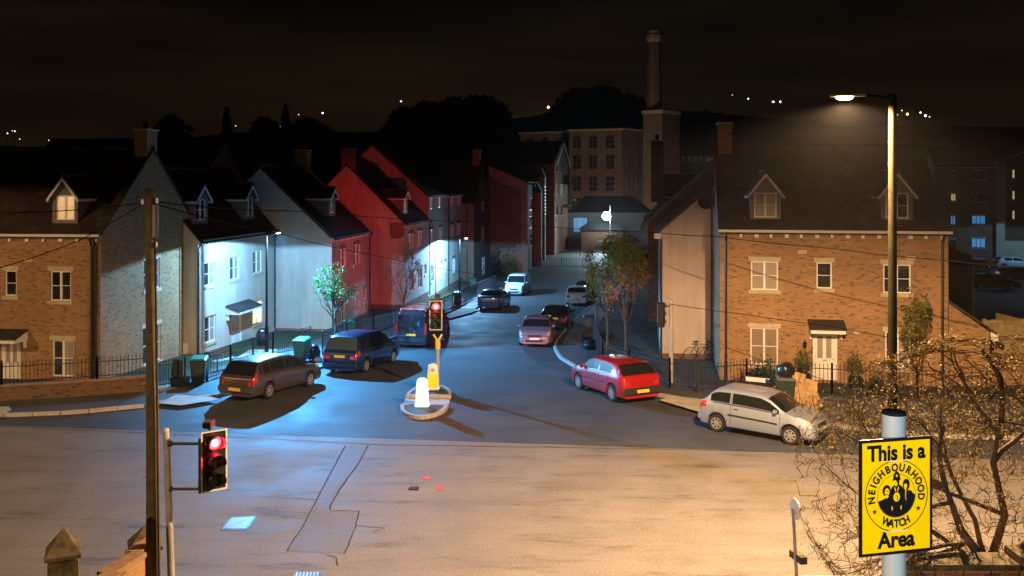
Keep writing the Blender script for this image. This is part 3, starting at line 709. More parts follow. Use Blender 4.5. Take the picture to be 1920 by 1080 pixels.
m.add([fA.p(0, fA.top+.36), fA.p(fA.w, fA.top+.36), fB.p(fB.w, fB.top+.36), fC.p(fC.w, fC.top+.36), fC.p(fC.w, fC.top+2.2, -12), fB.p(fB.w*.5, fB.top+3.8, -9), fA.p(fA.w*.3, fA.top+2.6, -8)],
      [(0,1,6), (1,2,5,6), (2,3,4,5)]); m.build('roof', M['slate'], hm)
mill_windows(fA, hm, (994, 1023, 1053), [(257, 280)], .95)
mill_windows(fB, hm, (1082, 1112, 1144), [(254,278), (291,317), (331,358), (372,392)], .9)
mill_windows(fC, hm, (1179, 1196), [(256,277), (293,317), (332,357), (377,396)], .62)
m = MB(); q = fC.rect(1176, 377, 1182, 396)
fbox(m, fC, q[0], q[2], q[1], q[3], .03, .06); m.build('lit_pane', M['pane_blue'], hm)
ft = block(1206, 1241, 190, 187, 213, 7); closed(ft, -2.5, ft.top, 7, parent=hm, name='stair_tower')
fbox_m = MB(); fbox(fbox_m, ft, -.25, ft.w+.25, ft.top, ft.top+.7, -7.2, .25); fbox_m.build('cornice', M['stone'], hm)
hc = thing('mill_chimney', 'tall tapering stone chimney stack standing over the mill', 'chimney', (X_(1226, 192), 192, 21))
m = MB(); c = Vector((X_(1226, 191), 191, 0)); zt = Z_(62, 191)
def oct_(r, z): return (r, z)
m.lathe(c, [(1.75, 23.8), (1.55, 25), (1.28, zt-2)], 8); m.build('stack', M['stone_wall'], hc)
m = MB(); m.lathe(c, [(1.28, zt-2), (1.6, zt-1.4), (1.6, zt-.5), (1.35, zt-.3), (1.3, zt+.4)], 8); m.build('crown', M['stone'], hc)
hch = thing('pale_tower', 'pale stone block with a pointed window to the right of the mill', 'building', (X_(1262, 230), 230, -2))
fh = block(1250, 1272, 230, 232, 250, 8); closed(fh, -2.5, fh.top, 8, parent=hch, mt='stone'); mill_windows(fh, hch, (1261,), [(257,275), (285,300)], .7)
m = MB(); fbox(m, fh, -.3, fh.w+.3, fh.top, fh.top+.4, -8, .3); m.build('cornice', M['stone'], hch)
hlow = House('terrace', 'low distant terrace with a row of small pale windows behind the roofs', (X_(1272, 236), 236), (1, -.02), 13, 8, -2, 16.8, 20.0 if False else 15.5, dict(front='stone_wall'), 'slate', cat='building') if False else None
ft2 = block(1273, 1345, 238, 238, 292, 8)
hl = thing('terrace', 'low distant terrace with a row of small pale windows behind the roofs', 'building', (X_(1273, 238), 238, -2))
closed(ft2, -2.5, ft2.top, 8, parent=hl); m = MB(); m.poly([ft2.p(-.4, ft2.top, .4), ft2.p(ft2.w, ft2.top, .4), ft2.p(ft2.w, ft2.top+2.5, -4), ft2.p(-.4, ft2.top+2.5, -4)], UP*.2); m.build('roof', M['slate'], hl)
for px in (1281, 1292, 1303, 1314, 1326):
    m = MB(); u = ft2.u(px); fbox(m, ft2, u-.45, u+.45, ft2.top-1.6, ft2.top-.1, .0, .08); m.build('window', M['white'], hl)

# ---- far right flats by the car park
f12 = block(1752, 1866, 116, 114, 312, 10)
w12 = [f12.rect(*q) for q in ((1783,322,1791,338),(1783,363,1792,377),(1782,405,1792,421),(1782,449,1792,465),(1822,320,1849,336),(1822,362,1849,378),(1822,404,1848,420),(1822,447,1848,464))]
h12 = House('flats_block', 'dark brick flats with blue lit windows above the car park, far right', (f12.A.x, f12.A.y), f12.d, f12.w, 9, -2, f12.top, f12.top+2.3, dict(front='brick_red'), 'slate', holes=dict(front=w12), cat='flats')
for i, q in enumerate(w12):
    window(h12.f, h12.t, q, 'triple' if i > 3 else 'double', ('pane', 'pane_lit_dim', 'pane_blue', 'pane', 'pane', 'pane', 'pane_blue', 'pane_blue')[i], fr='grey_panel', lintel='flat', bar=False)
h12.eave(0, brackets=False, gutter=False)
m = MB(); fbox(m, h12.f, f12.w+.02, f12.w+1.0, -2.5, f12.top+.6, -.6, .5); m.build('stair_pillar', M['stone'], h12.t)
m = MB(); fbox(m, h12.f, f12.w+1.0, f12.w+4.3, -2.5, 1.1, -.6, .3); m.build('entrance_wall', M['stone'], h12.t)
f13 = block(1884, 2010, 119, 117, 300, 10); w13 = [f13.rect(1898, y, 1903, y+16) for y in (318, 358, 395)]
h13 = House('flats_block', 'dark gabled flats at the right edge of the picture', (f13.A.x, f13.A.y), f13.d, f13.w, 10, -2, Z_(296, 118), Z_(272, 118), dict(front='brick_red'), 'slate', holes=dict(front=w13), cat='flats', ridge='v')
for q in w13: window(h13.f, h13.t, q, 'single', 'pane_lit_dim', lintel=None, fr='grey_panel')
h13.verge(h13.f, f13.w/2, 'stone', .3, .3)
# small cream outbuilding behind the right hand brick house
h14 = House('outbuilding', 'small olive cream outbuilding with a sloping roof right of the brick house', (X_(1779, 48), 48), (1, -.1), 1.25, 6, -.5, Z_(497, 48), Z_(472, 48), dict(front='pinkcream'), 'slate', cat='outbuilding', ridge_v=.5)
# shed with floodlight
hs = House('brick_shed', 'low dark brick shed under the bright floodlight', (X_(1090, 139), 139), (1, -.04), 6.3, 5, -2, Z_(431, 139), Z_(420, 139), dict(front='brick_red'), 'slate', cat='shed', hip=1.2)
m = MB(); fbox(m, hs.f, 2.6, 4.6, -.6, -.5, 0, .05); m.build('sill', M['white'], hs.t)
# ---------------------------------------------------------------- ground, roads, kerbs
def sheet(name, polyfn, ys, mt, z=0.0, kind=True):
    """polyfn(y) -> list of x across; draped over the fall of the street"""
    m = MB(); rows = [[(x, y, gz(y)+z) for x in polyfn(y)] for y in ys]; n = len(rows[0])
    vs = [p for r in rows for p in r]; fs = [(i*n+j, i*n+j+1, (i+1)*n+j+1, (i+1)*n+j) for i in range(len(rows)-1) for j in range(n-1)]
    m.add(vs, fs); o = m.build(name, mt)
    if kind: o['kind'] = 'structure'
    return o
def ipl(pts, y): return float(np.interp(y, [p[0] for p in pts], [p[1] for p in pts]))
# terrain with the valley side rising behind the town
xs = np.linspace(-900, 900, 91); ysg = [-60, -20, 0, 10, 20, 35, 60, 85, 120, 180, 260, 320, 400, 480, 560, 640, 720, 800, 900, 1000, 1150, 1300]
def hill(x, y):
    if y <= 240: return gz(y)-.12
    t = (y-240); base = 78*(1-math.exp(-(t/420)**1.5))
    side = 1+.18*math.sin(x*.006+1.0)+.10*math.sin(x*.017)
    return -2.1+base*side*(.72+.28*min(1, max(0, (x+700)/900)))+mnoise.noise(Vector((x*.008, y*.008, 0)))*8*min(1, t/200)
m = MB(); n = len(xs); m.add([(x, y, hill(x, y)) for y in ysg for x in xs], [(i*n+j, i*n+j+1, (i+1)*n+j+1, (i+1)*n+j) for i in range(len(ysg)-1) for j in range(n-1)])
o = m.build('ground', M['hill'], smooth=True); o['kind'] = 'structure'
LK = [(29.0, -40), (31.9, -18.0)]
def left_kerb(y): return ipl([(31.5, -22), (31.9, -18.0), (32.3, -15.6), (33.35, -13.34), (33.8, -13.1), (34.9, -11.3), (37.5, -9.9), (41.4, -8.77), (50, -7.2), (57, -5.9), (62, -5.0), (65.3, -3.65), (68, -2.9), (74, -2.3), (88, -1.0), (112, 1.5)], y)
def right_kerb(y): return ipl([(29.3, 14), (30.3, 11.0), (33.5, 7.4), (35.1, 5.5), (38.3, 4.2), (41.7, 2.94), (44.6, 2.36), (47.9, 2.25), (50.9, 2.55), (60.2, 4.07), (71.4, 6.2), (82, 8.0), (112, 13)], y)
def joint(x): return 30.8-.1197*(x+17.4)
yl = [y for y in np.arange(32.0, 112, 1.0)]
# main road: near kerb to the saw-cut joint
m = MB(); xx = np.linspace(-60, 60, 41); n = len(xx)
m.add([(x, 18.0, 0) for x in xx]+[(x, joint(x), 0) for x in xx], [(j, j+1, n+j+1, n+j) for j in range(n-1)]); struct('main_road', m, M['road'])
# newer tarmac of the junction and the side street
m = MB(); xx = np.linspace(-60, 60, 61); n = len(xx)
m.add([(x, joint(x)+.002, .004) for x in xx]+[(x, max(35.0, joint(x)+.1), .004) for x in xx], [(j, j+1, n+j+1, n+j) for j in range(n-1)]); struct('junction_road', m, M['newtar'])
sheet('side_street', lambda y: [left_kerb(y)-.3, (left_kerb(y)+right_kerb(y))/2, right_kerb(y)+.3], [35.0]+list(np.arange(36, 113, 1.0)), M['newtar'], .004)
m = MB(); m.add([(-60,-30,.11),(60,-30,.11),(60,18.9,.11),(30,18.83,.11),(6,18.53,.11),(2,18.13,.11),(-30,18.03,.11),(-60,18.03,.11)], [(0,1,2,3,4,5,6,7)]); struct('near_pavement', m, M['path'])
# pavements, raised behind the kerbs
def pave(name, edge, out, ys, mt, z=.12):
    return sheet(name, lambda y: sorted([edge(y), out(y)]), ys, mt, z)
ysl = sorted(set([31.9, 32.3, 33.35, 33.8, 34.9, 35.0]+list(np.arange(36, 112, 1.0))))
m = MB(); yy = [31.9, 32.3, 33.35, 33.8, 34.9, 35.0]+[float(q) for q in np.arange(36, 64, 1.0)]
def lout(y): return ipl([(31.9, -60), (36.6, -60), (36.7, -16.6), (46, -16.5), (57, -14.5), (68, -12), (112, -12)], y)
pave('pavement', left_kerb, lambda y: -60 if y < 36.5 else ipl([(36.5, -15.2), (39, -13.8), (46, -12.3), (60, -8.6), (64, -7)], y), yy, M['path'])
pave('pavement', left_kerb, lambda y: ipl([(63, -7), (90, -3.2), (112, -1)], y), list(np.arange(63.0, 112, 1.0)), M['path'], .118)
pave('pavement', right_kerb, lambda y: ipl([(29.3, 60), (34.0, 60), (34.1, 13), (35.6, 9.3), (37, 7.6), (41, 5.6), (45, 4.5), (55, 5.0), (112, 15)], y), [29.3, 30.3, 31.5, 33.5, 34.0, 34.1, 35.1]+list(np.arange(36.0, 112, 1.0)), M['path'])
# gardens
sheet('garden', lambda y: [-60, left_kerb(y)-.6], list(np.arange(36.0, 100, 2.0)), M['grass'], .10)
sheet('garden', lambda y: [right_kerb(y)+.6, 60], list(np.arange(34.2, 100, 2.0)), M['soil'], .10)
sheet('car_park', lambda y: [22, 95], list(np.arange(60, 113, 5.0)), M['newtar'], .13)
sheet('yard', lambda y: [-6, 40], [112, 116, 125, 140, 160], M['path'], .02)

def kerb_line(label, pts, step=.92, mt='kerb', parent_name='kerb', hgt=.13):
    root = thing(parent_name, None, None, (pts[0][0], pts[0][1], 0)); root['kind'] = 'structure'
    P = [Vector((x, y, 0)) for x, y in pts]; L = [0]
    for a, b in zip(P, P[1:]): L.append(L[-1]+(b-a).length)
    def at(s):
        i = max(0, min(len(P)-2, next((k for k in range(len(P)-1) if L[k+1] >= s), len(P)-2))); t = (s-L[i])/(L[i+1]-L[i]); return P[i].lerp(P[i+1], t)
    n = max(1, int(L[-1]/step))
    for k in range(n):
        a, b = at(L[-1]*k/n), at(L[-1]*(k+1)/n); d = (b-a); c = d.normalized()*.012; nn = Vector((-d.y, d.x, 0)).normalized()*.14
        m = MB(); a = a+c; b = b-c; j = random.uniform(-.006, .006)
        q = [a-nn*.5, b-nn*.5, b+nn*.5, a+nn*.5]; zz = [gz(p.y) for p in q]
        lo = [p+UP*(z-.08) for p, z in zip(q, zz)]; hi = [p+UP*(z+hgt+j) for p, z in zip(q, zz)]
        m.add(lo+hi, [(3,2,1,0),(4,5,6,7),(0,1,5,4),(1,2,6,5),(2,3,7,6),(3,0,4,7)]); m.build('kerb_stone', M[mt], root)
kerb_line('', [(-40, 31.9), (-22, 31.85)]+[(left_kerb(y), y) for y in (31.9, 32.3, 33.35, 33.8, 34.9, 37.5, 41.4, 50, 57, 62, 65.3, 68, 74, 88)])
kerb_line('', [(right_kerb(y), y) for y in (82, 71.4, 60.2, 55, 50.9, 47.9, 46, 44.6, 43, 41.7, 40, 38.3, 36.5, 35.1, 33.5, 30.3)]+[(14, 29.3), (30, 27.4)])
kerb_line('', [(-30, 18.1), (2, 18.2), (6, 18.60), (30, 18.9)], mt='kerb')
# pale crossing patches
def flat_poly(name, pix, mt, dz, parent=None, label=None, kind='structure'):
    pts = [gp(px, py, dz) for px, py in pix]; m = MB(); m.add(pts, [tuple(range(len(pts)))]); o = m.build(name, M[mt], parent)
    o['kind'] = kind; return o
flat_poly('crossing_paving', [(297,756),(330,740),(397,745),(412,748),(340,760)], 'drive', .127)
flat_poly('crossing_paving', [(-30,784),(-30,762),(16,762),(22,768),(0,781)], 'drive', .127)
flat_poly('crossing_paving', [(1236,750),(1262,742),(1332,750),(1345,778),(1325,776),(1290,766)], 'drive', .127)
flat_poly('crossing_paving', [(842,597),(868,590),(884,586),(898,580),(880,577),(850,580),(838,588)], 'drive', .127)
for q in ([(700,716),(706,706),(722,712)],): pass
# garden flags behind the railings, left
flat_poly('garden_flags', [(440,672),(470,655),(520,655),(500,675)], 'drive', .112)
flat_poly('garden_flags', [(480,684),(520,668),(560,672),(552,688)], 'drive', .112)
flat_poly('garden_flags', [(296,724),(345,716),(352,722),(300,735)], 'drive', .128)
# trench reinstatement patch, lighter strip across the main road
def strip(pix, dz=.004, mt='patch', name='trench_patch'): return flat_poly(name, pix, mt, dz)
strip([(648,836),(690,836),(672,868),(645,905),(618,950),(620,957),(674,958),(668,985),(645,1038),(538,1033),(566,990),(600,925)])
M['seal'] = noisy('dark_bitumen_seal', (.04,.038,.035), (.07,.065,.06), 5, .95, .1, spec=0)
def crack(pix, w=.022, dz=.008, name='bitumen_seam'):
    m = MB(); P = []
    for (a, b), (c, d) in zip(pix, pix[1:]):
        for t in (0, .25, .5, .75): P.append(gp(a+(c-a)*t, b+(d-b)*t, dz)+Vector((random.uniform(-.02,.02), random.uniform(-.02,.02), 0)))
    P.append(gp(*pix[-1], dz))
    vs = []
    for i, p in enumerate(P):
        t = (P[min(i+1, len(P)-1)]-P[max(0, i-1)]).normalized(); s = Vector((-t.y, t.x, 0))*w*random.uniform(.4, .8); vs += [p-s, p+s]
    m.add(vs, [(2*i, 2*i+2, 2*i+3, 2*i+1) for i in range(len(P)-1)]); o = m.build(name, M['seal']); o['kind'] = 'structure'
crack([(648,836),(600,925),(566,990),(538,1033)]); crack([(690,836),(672,868),(645,905),(618,950),(620,957),(674,958),(668,985),(645,1038)])
crack([(480,930),(560,934),(596,936)], .018); crack([(612,1040),(628,1044),(634,1060)], .02); crack([(668,985),(720,990),(700,998)], .02)
crack([(0,799),(140,806),(284,812),(480,822),(700,833),(980,838),(1200,841),(1480,848)], .025, .009)
m = MB()
for k in range(220):
    px, py = random.gauss(870, 300), 1000
    x = random.uniform(-9, 11); y = random.choice((23.1, 22.2, 25.2, 24.2))+random.gauss(0, .25)
# manholes, road boxes and the gully grate
def cover(label, pix, mt, name='manhole_cover', cat='manhole cover', fr='black_metal'):
    c = sum((gp(*q, .01) for q in pix), Vector())/len(pix); t = thing(name, label, cat, c)
    P = [gp(*q, .012) for q in pix]
    MB().poly([Vector((p.x, p.y, -.03)) for p in P], UP*.042).build('frame', M[fr], t)
    Q = [c+(p-c)*.9 for p in P]; 
    for tri in ((0,1,2), (0,2,3)):
        T = [Q[i] for i in tri]; k = sum(T, Vector())/3; T = [k+(p-k)*.93 for p in T]
        MB().poly([Vector((p.x, p.y, .005)) for p in T], UP*.014).build('lid', M[mt], t)
M['wetsteel'] = mat('polished_steel_cover', (.26,.28,.29), .5, .3)
cover('pale shiny two part manhole cover lying in the road near the telegraph pole', [(413,993),(432,970),(480,968),(462,993)], 'wetsteel')
cover('small square iron stop box set in the middle of the main road', [(765,918),(768,912),(786,912),(784,919)], 'black_metal', 'stop_box', 'stop box')
M['redmark'] = mat('red_road_marker', (.55,.08,.07), .5)
def marker(label, pix):
    P = [gp(*q, .02) for q in pix]; c = sum(P, Vector())/4
    o = MB().poly([Vector((p.x, p.y, 0)) for p in P], UP*.018).build('road_marker', M['redmark'], org=c); tag(o, label, 'road marker', 'red markers in the road')
marker('red square road marker nearer the traffic island, upper of the two', [(793,898),(794,893),(807,893),(806,898)])
marker('red square road marker right of the iron stop box, lower of the two', [(815,917),(816,912),(831,912),(830,917)])
t = thing('gully_grate', 'iron gully grate at the bottom edge of the road', 'drain grate', gp(576, 1077, 0))
P = [gp(552,1084), gp(554,1074), gp(602,1074), gp(600,1084)]
MB().poly([Vector((p.x,p.y,-.05)) for p in P], UP*.058).build('frame', M['black_metal'], t)
for k in range(7):
    a = P[1].lerp(P[2], (k+.3)/7.4); b = P[0].lerp(P[3], (k+.3)/7.4); MB().obox(Vector((a.x, a.y, .009)), b-a, Vector((.03,0,0)), UP*.012).build('bar', M['steel'], t)

# ---------------------------------------------------------------- traffic island with bollards
c0 = Vector((-3.2, 34.0, 0))
isl = thing('traffic_island', 'kerbed traffic island with a walkway through it and lit bollard', 'traffic island', c0)
def half(y0, y1, s):  # semi-oval outline
    n = 14; return [(c0.x+.88*math.cos(math.pi*k/n), (y0 if s < 0 else y1)+s*(1.75 if s < 0 else 1.9)*math.sin(math.pi*k/n)) for k in range(n+1)]
for s, yb in ((-1, 33.3), (1, 34.65)):
    pts = half(33.3, 34.65, s); n = len(pts)
    inner = [(c0.x+(x-c0.x)*.84, yb+(y-yb)*.86+s*.13) for x, y in pts]
    m = MB(); m.poly([Vector((x, y, -.03)) for x, y in (inner if s > 0 else inner[::-1])], UP*.152); m.build('island_fill', M['newtar'], isl)
    loop = list(zip(pts, inner)); 
    for k in range(0, n-1, 2):
        a, b = loop[k], loop[min(k+2, n-1)]; mid = loop[min(k+1, n-1)]
        q = [a[0], mid[0], b[0], b[1], mid[1], a[1]]; c = (sum(x for x, y in q)/6, sum(y for x, y in q)/6)
        q = [(c[0]+(x-c[0])*.98, c[1]+(y-c[1])*.98) for x, y in q]
        MB().poly([Vector((x, y, -.03)) for x, y in (q if s > 0 else q[::-1])], UP*.17).build('kerb_stone', M['kerb'], isl)
    q = [pts[0], pts[-1]]
    for k in range(2):
        x0 = c0.x-.88+.88*k+.01; MB().box((x0, min(yb, yb+s*.13), -.03), (x0+.86, max(yb, yb+s*.13), .14)).build('kerb_stone', M['kerb'], isl)
for i in range(4):
    for j in range(3):
        MB().box((c0.x-.86+.43*i+.005, 33.31+.44*j, .0), (c0.x-.86+.43*(i+1)-.005, 33.31+.44*(j+1)-.012, .022)).build('paving_slab', M['drive'], isl)
M['boll_lit'] = mat('lit_bollard_shell', (.9,.95,1), .3, emit=(.55,.88,1.0), es=1.5)
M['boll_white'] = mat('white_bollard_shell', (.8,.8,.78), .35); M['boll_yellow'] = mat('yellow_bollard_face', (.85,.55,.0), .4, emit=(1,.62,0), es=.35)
M['boll_disc'] = mat('glowing_blue_disc', (.3,.5,.8), .4, emit=(.25,.55,1), es=1.6)
M['boll_blue'] = mat('blue_disc', (.01,.05,.30), .4)
def bollard(label, x, y, lit):
    t = thing('bollard', label, 'bollard', (x, y, .14)); t['group'] = 'illuminated bollards on the traffic island'
    m = MB(); m.rbox((x, y, .19), (.52, .36, .10), .03); m.build('base', M['boll_white' if not lit else 'boll_lit'], t)
    m = MB(); prof = [(.24,.24),(.225,.7),(.20,1.02),(.17,1.10),(.10,1.16)]; vs = []; n = 16
    for hw, z in prof:
        for k in range(n): w = 2*math.pi*k/n; cx, cy = math.cos(w), math.sin(w); vs.append((x+hw*math.copysign(abs(cx)**.5, cx), y+hw*.62*math.copysign(abs(cy)**.5, cy), z))
    m.add(vs, [(i*n+k, i*n+(k+1)%n, (i+1)*n+(k+1)%n, (i+1)*n+k) for i in range(len(prof)-1) for k in range(n)]+[tuple(range(4*n, 5*n))])
    m.build('shell', M['boll_lit' if lit else 'boll_white'], t, smooth=True)
    if lit:
        m = MB(); m.lathe((x, y-.152, .80), [(.115, -.004), (.115, .004)], 20, 'y'); m.build('face_disc', M['boll_disc'], t)
        m = MB(); m.obox((x-.05, y-.164, .84), (.12, 0, -.12), (.022, 0, .022), (0, .004, 0)); m.obox((x+.0, y-.164, .725), (.075, 0, 0), (0, 0, .022), (0, .004, 0)); m.obox((x+.055, y-.164, .725), (.022, 0, 0), (0, 0, .08), (0, .004, 0)); m.build('arrow', M['boll_lit'], t)
    if not lit:
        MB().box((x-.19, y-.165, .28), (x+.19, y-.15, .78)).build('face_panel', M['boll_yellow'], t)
        m = MB(); m.lathe((x, y-.15, .93), [(.075, -.006), (.075, .006)], 14, 'y'); m.build('face_disc', M['steel'], t)
    return t
b1 = bollard('glowing white bollard at the front of the traffic island', -3.26, 32.9, True)
b2 = bollard('white bollard with a yellow face beside the signal post on the island', -3.10, 35.55, False)
l = bpy.data.lights.new('bollard_light', 'POINT'); l.energy = 5; l.color = (.55,.85,1); l.shadow_soft_size = .2
lo = bpy.data.objects.new('bollard_light', l); COL.objects.link(lo); lo.parent = b1; lo.location = (0, -.45, .35)

# ---------------------------------------------------------------- traffic signals
M['red_lit'] = mat('lit_red_lens', (1,.1,.1), .3, emit=(1,.014,.02), es=14); len_k = 70
M['red_core'] = mat('lit_red_core', (1,.3,.3), .3, emit=(1,.45,.45), es=5)
M['lens_amber'] = mat('unlit_amber_lens', (.10,.04,.01), .15); M['lens_green'] = mat('unlit_green_lens', (.01,.04,.025), .15)
M['sig_white'] = mat('reflective_white_border', (.75,.68,.6), .45)
def signal_head(t, c, yaw, h=1.05, w=.42, board=True, lit=True, parent=None):
    """three lenses facing local -Y, c = centre"""
    par = t; rot = Matrix.Rotation(yaw, 4, 'Z'); c = Vector(c)
    def T(m): m.v = [tuple(c+rot@Vector(p)) for p in m.v]; return m
    m = T(MB().rbox((0, .12, 0), (w*.72, .24, h*.92), .04)); head = m.build('signal_head', M['black'], par)
    if board:
        T(MB().rbox((0, .02, 0), (w, .012, h), .006)).build('backing_board', M['black'], head)
        m = MB(); b = .028
        for q in ((-w/2, w/2, h/2-b, h/2), (-w/2, w/2, -h/2, -h/2+b), (-w/2, -w/2+b, -h/2+b, h/2-b), (w/2-b, w/2, -h/2+b, h/2-b)):
            m.box((q[0], .006, q[2]), (q[1], .0135, q[3]))
        T(m).build('white_border', M['sig_white'], head)
    for k, z in enumerate((h*.30, 0, -h*.30)):
        mt = 'red_lit' if (k == 0 and lit) else ('lens_amber' if k < 2 else 'lens_green')
        rr = h*.118
        m = MB(); m.lathe((0, -.005, z), [(rr, .02), (rr*.9, -.012), (rr*.5, -.028), (.005, -.034)], 18, 'y'); ln = T(m).build('lens', M[mt], head, smooth=True)
        if k == 0 and lit:
            m = MB(); m.lathe((0, -.04, z), [(rr*.55, .012), (rr*.45, -.004), (.004, -.012)], 16, 'y'); T(m).build('lens_core', M['red_core'], head, smooth=True)
            lp = c+rot@Vector((0, -.16, z)); q = bpy.data.lights.new('lens_light', 'POINT'); q.energy = .8*len_k; q.color = (1,.03,.04); q.shadow_soft_size = .05; qo = bpy.data.objects.new('lens_light', q); COL.objects.link(qo); qo.parent = par; qo.location = lp-ORG[par.name]
        m = MB(); n = 14; vs = []                      # hood: open half tube
        for yy, a0 in ((0, 1.0), (-.24, .62)):
            for i in range(n+1): a = math.pi*(.5-a0*.95)+math.pi*(a0*1.9)*i/n; vs.append((rr*1.18*math.cos(a), yy, z+rr*1.18*math.sin(a)))
        m.add(vs, [(i, i+1, n+2+i, n+1+i) for i in range(n)]); T(m).build('hood', M['black'], head)
    return head
# left signal on the near pavement, arms out to the right
t = thing('traffic_signal', 'red traffic signal on a bracketed pole beside the wooden telegraph pole', 'traffic light', (-6.62, 17.5, .11))
pz = Z_(808, 17.5); px0 = X_(311, 17.5)
m = MB().tube([(px0+.12, 17.5, .1), (px0+.07, 17.5, 1.6)], .068, 14); m.build('pole', M['steel'], t)
m = MB().tube([(px0+.07, 17.5, 1.6), (px0, 17.5, pz)], [.066, .062], 14); m.lathe((px0, 17.5, pz), [(.068, 0), (.05, .05), (.01, .06)], 12); m.build('pole', M['steel'], t)
hc_ = Vector((X_(402, 17.4), 17.4, Z_(864, 17.4))); xa = X_(378, 17.5)
for py in (832, 917):
    z = Z_(py, 17.5); m = MB().tube([(px0, 17.5, z), (xa, 17.5, z)], .028, 8); m.lathe((px0+.08, 17.5, z), [(.06, -.03), (.06, .03)], 8, 'x'); m.build('bracket_arm', M['black'], t)
MB().box((xa-.05, 17.46, Z_(924, 17.5)), (xa+.05, 17.54, Z_(822, 17.5))).build('mounting_bar', M['black'], t)
hd = signal_head(t, hc_, R(36), h=1.16, w=.50)
m = MB(); m.rbox((hc_.x-.14, 17.5, hc_.z+.68), (.17, .26, .13), .015); m.tube([(hc_.x-.14, 17.55, hc_.z+.4), (hc_.x-.14, 17.55, hc_.z+.62)], .03, 8); m.build('detector', M['bin_brown'], t)
# island signal
ip = Vector((-2.93, 35.85, .14))
t2 = thing('traffic_signal', 'red traffic signal on the island in front of the black van', 'traffic light', ip)
m = MB().tube([ip, ip+UP*(Z_(640, 35.85)-.14)], .065, 14); m.build('pole', M['steel'], t2)
m = MB().tube([ip+UP*2.0, ip+UP*2.28], .10, 12); zz = Z_(640, 35.85)
m.v = []; m.f = []; m.tube([Vector((ip.x, ip.y, zz-.3)), Vector((ip.x, ip.y, zz+.05))], .10, 12)
for s in (-1, 1): m.tube([Vector((ip.x, ip.y, zz)), Vector((ip.x+s*.17, ip.y-.05, zz+.28))], .04, 8)
m.build('yoke', M['boll_yellow' if False else 'plate_y'], t2)
hcz = Z_(591, 35.7)
signal_head(t2, (X_(817.5, 35.7), 35.62, hcz), R(4), h=1.16, w=.50); signal_head(t2, (X_(817.5, 36.1), 36.1, hcz), R(176), h=1.16, w=.5)
m = MB(); m.rbox((ip.x, 35.8, hcz+.73), (.2, .3, .16), .02); m.build('detector', M['bin_brown'], t2)
# right signal seen from its side
rp = Vector((6.55, 37.3, 0)); t3 = thing('traffic_signal', 'traffic signal seen edge on beside the cream gable, facing up the side street', 'traffic light', rp)
m = MB().tube([rp, rp+UP*3.45], .085, 14); m.build('pole', M['steel'], t3)
hd3 = signal_head(t3, (6.18, 37.45, Z_(590, 37.4)), R(160), h=1.1, w=.42, board=False)
MB().box((6.2, 37.28, Z_(575, 37.4)), (6.5, 37.32, Z_(575, 37.4)+.06)).build('bracket_arm', M['black'], t3)
# ---------------------------------------------------------------- street lamps
M['lamp_warm'] = mat('lit_sodium_lens', (1,.8,.5), .3, emit=(1,.66,.34), es=60)
M['lamp_cool'] = mat('lit_cool_lens', (.8,.9,1), .3, emit=(.35,.7,1), es=40)
M['pole_paint'] = noisy('painted_lamp_post', (.014,.013,.008), (.022,.020,.012), 4, .8, .05, spec=.0)
def street_lamp(label, base, top, arm, power, color, r=(.09,.055), lens='lamp_cool', mt='pole_paint', angle=166, size=.6, group='street lamps'):
    b = Vector(base); t = thing('street_lamp', label, 'street lamp', b, group=group); tp = Vector((b.x, b.y, top)); arm = Vector(arm); e = tp+arm
    m = MB().tube([b, b+UP*1.3], r[0]*1.5, 14); m.tube([b+UP*1.3, b+UP*1.36], [r[0]*1.5, r[0]], 14); m.tube([b+UP*1.36, tp+UP*.08], [r[0], r[1]], 14); m.build('pole', M[mt], t, smooth=True)
    m = MB().tube([tp-UP*.02, tp+arm*.5+UP*.02, e-arm.normalized()*.1+UP*.04], .032, 8); m.build('arm', M[mt], t)
    d = arm.normalized(); q = Vector((-d.y, d.x, 0)); s = size; m = MB()
    top_ = [e-d*.12*s-q*.12*s+UP*.03, e-d*.12*s+q*.12*s+UP*.03, e+d*.9*s+q*.19*s+UP*.02, e+d*1.05*s+UP*.02, e+d*.9*s-q*.19*s+UP*.02]
    m.poly(top_, UP*.08*s); m.poly([p+UP*.08*s for p in [e+q*.1*s, e+d*.7*s+q*.14*s, e+d*.7*s-q*.14*s, e-q*.1*s]], UP*.07*s); m.build('lantern', M['steel'], t)
    m = MB(); c = e+d*.55*s; n = 16
    vs = []; 
    for rr, z in ((1, .028), (.9, -.03), (.55, -.07), (.05, -.085)):
        for k in range(n): w = 2*math.pi*k/n; vs.append(c+d*(.28*s*rr*math.cos(w))+q*(.15*s*rr*math.sin(w))+UP*z*s)
    m.add(vs, [(i*n+(k+1)%n, i*n+k, (i+1)*n+k, (i+1)*n+(k+1)%n) for i in range(3) for k in range(n)]+[tuple(range(3*n, 4*n))]); m.build('lens', M[lens], t, smooth=True)
    lamp_light('lamp_light', c-UP*.17*s, power, color, t, angle=angle, blend=.3 if power == POW['main'] else .05, radius=.06)
    return t
street_lamp('tall street lamp with its lantern glowing above the main road, at right', (7.68, 18.3, .11), Z_(183, 18.3), (-.62, .02, 0), POW['main'], WARM, r=(.095,.078), lens='lamp_warm', angle=169, size=.62)
street_lamp('street lamp with bluish white light in front of the cream house with two dormers', (X_(500, 46), 46, -.32), Z_(437, 46), (.32, .02, 0), POW['cyan'], CYAN, r=(.06,.045), size=.45, angle=167)
tl = [o for o in bpy.data.objects if o.name.startswith('street_lamp')][-1]
lamp_light('lamp_light', (X_(500, 46)+.6, 46, Z_(437, 46)-.14), POW['road'], BLUE, tl, angle=118, direction=(.60, -.46, -.72), blend=.55, radius=.06)
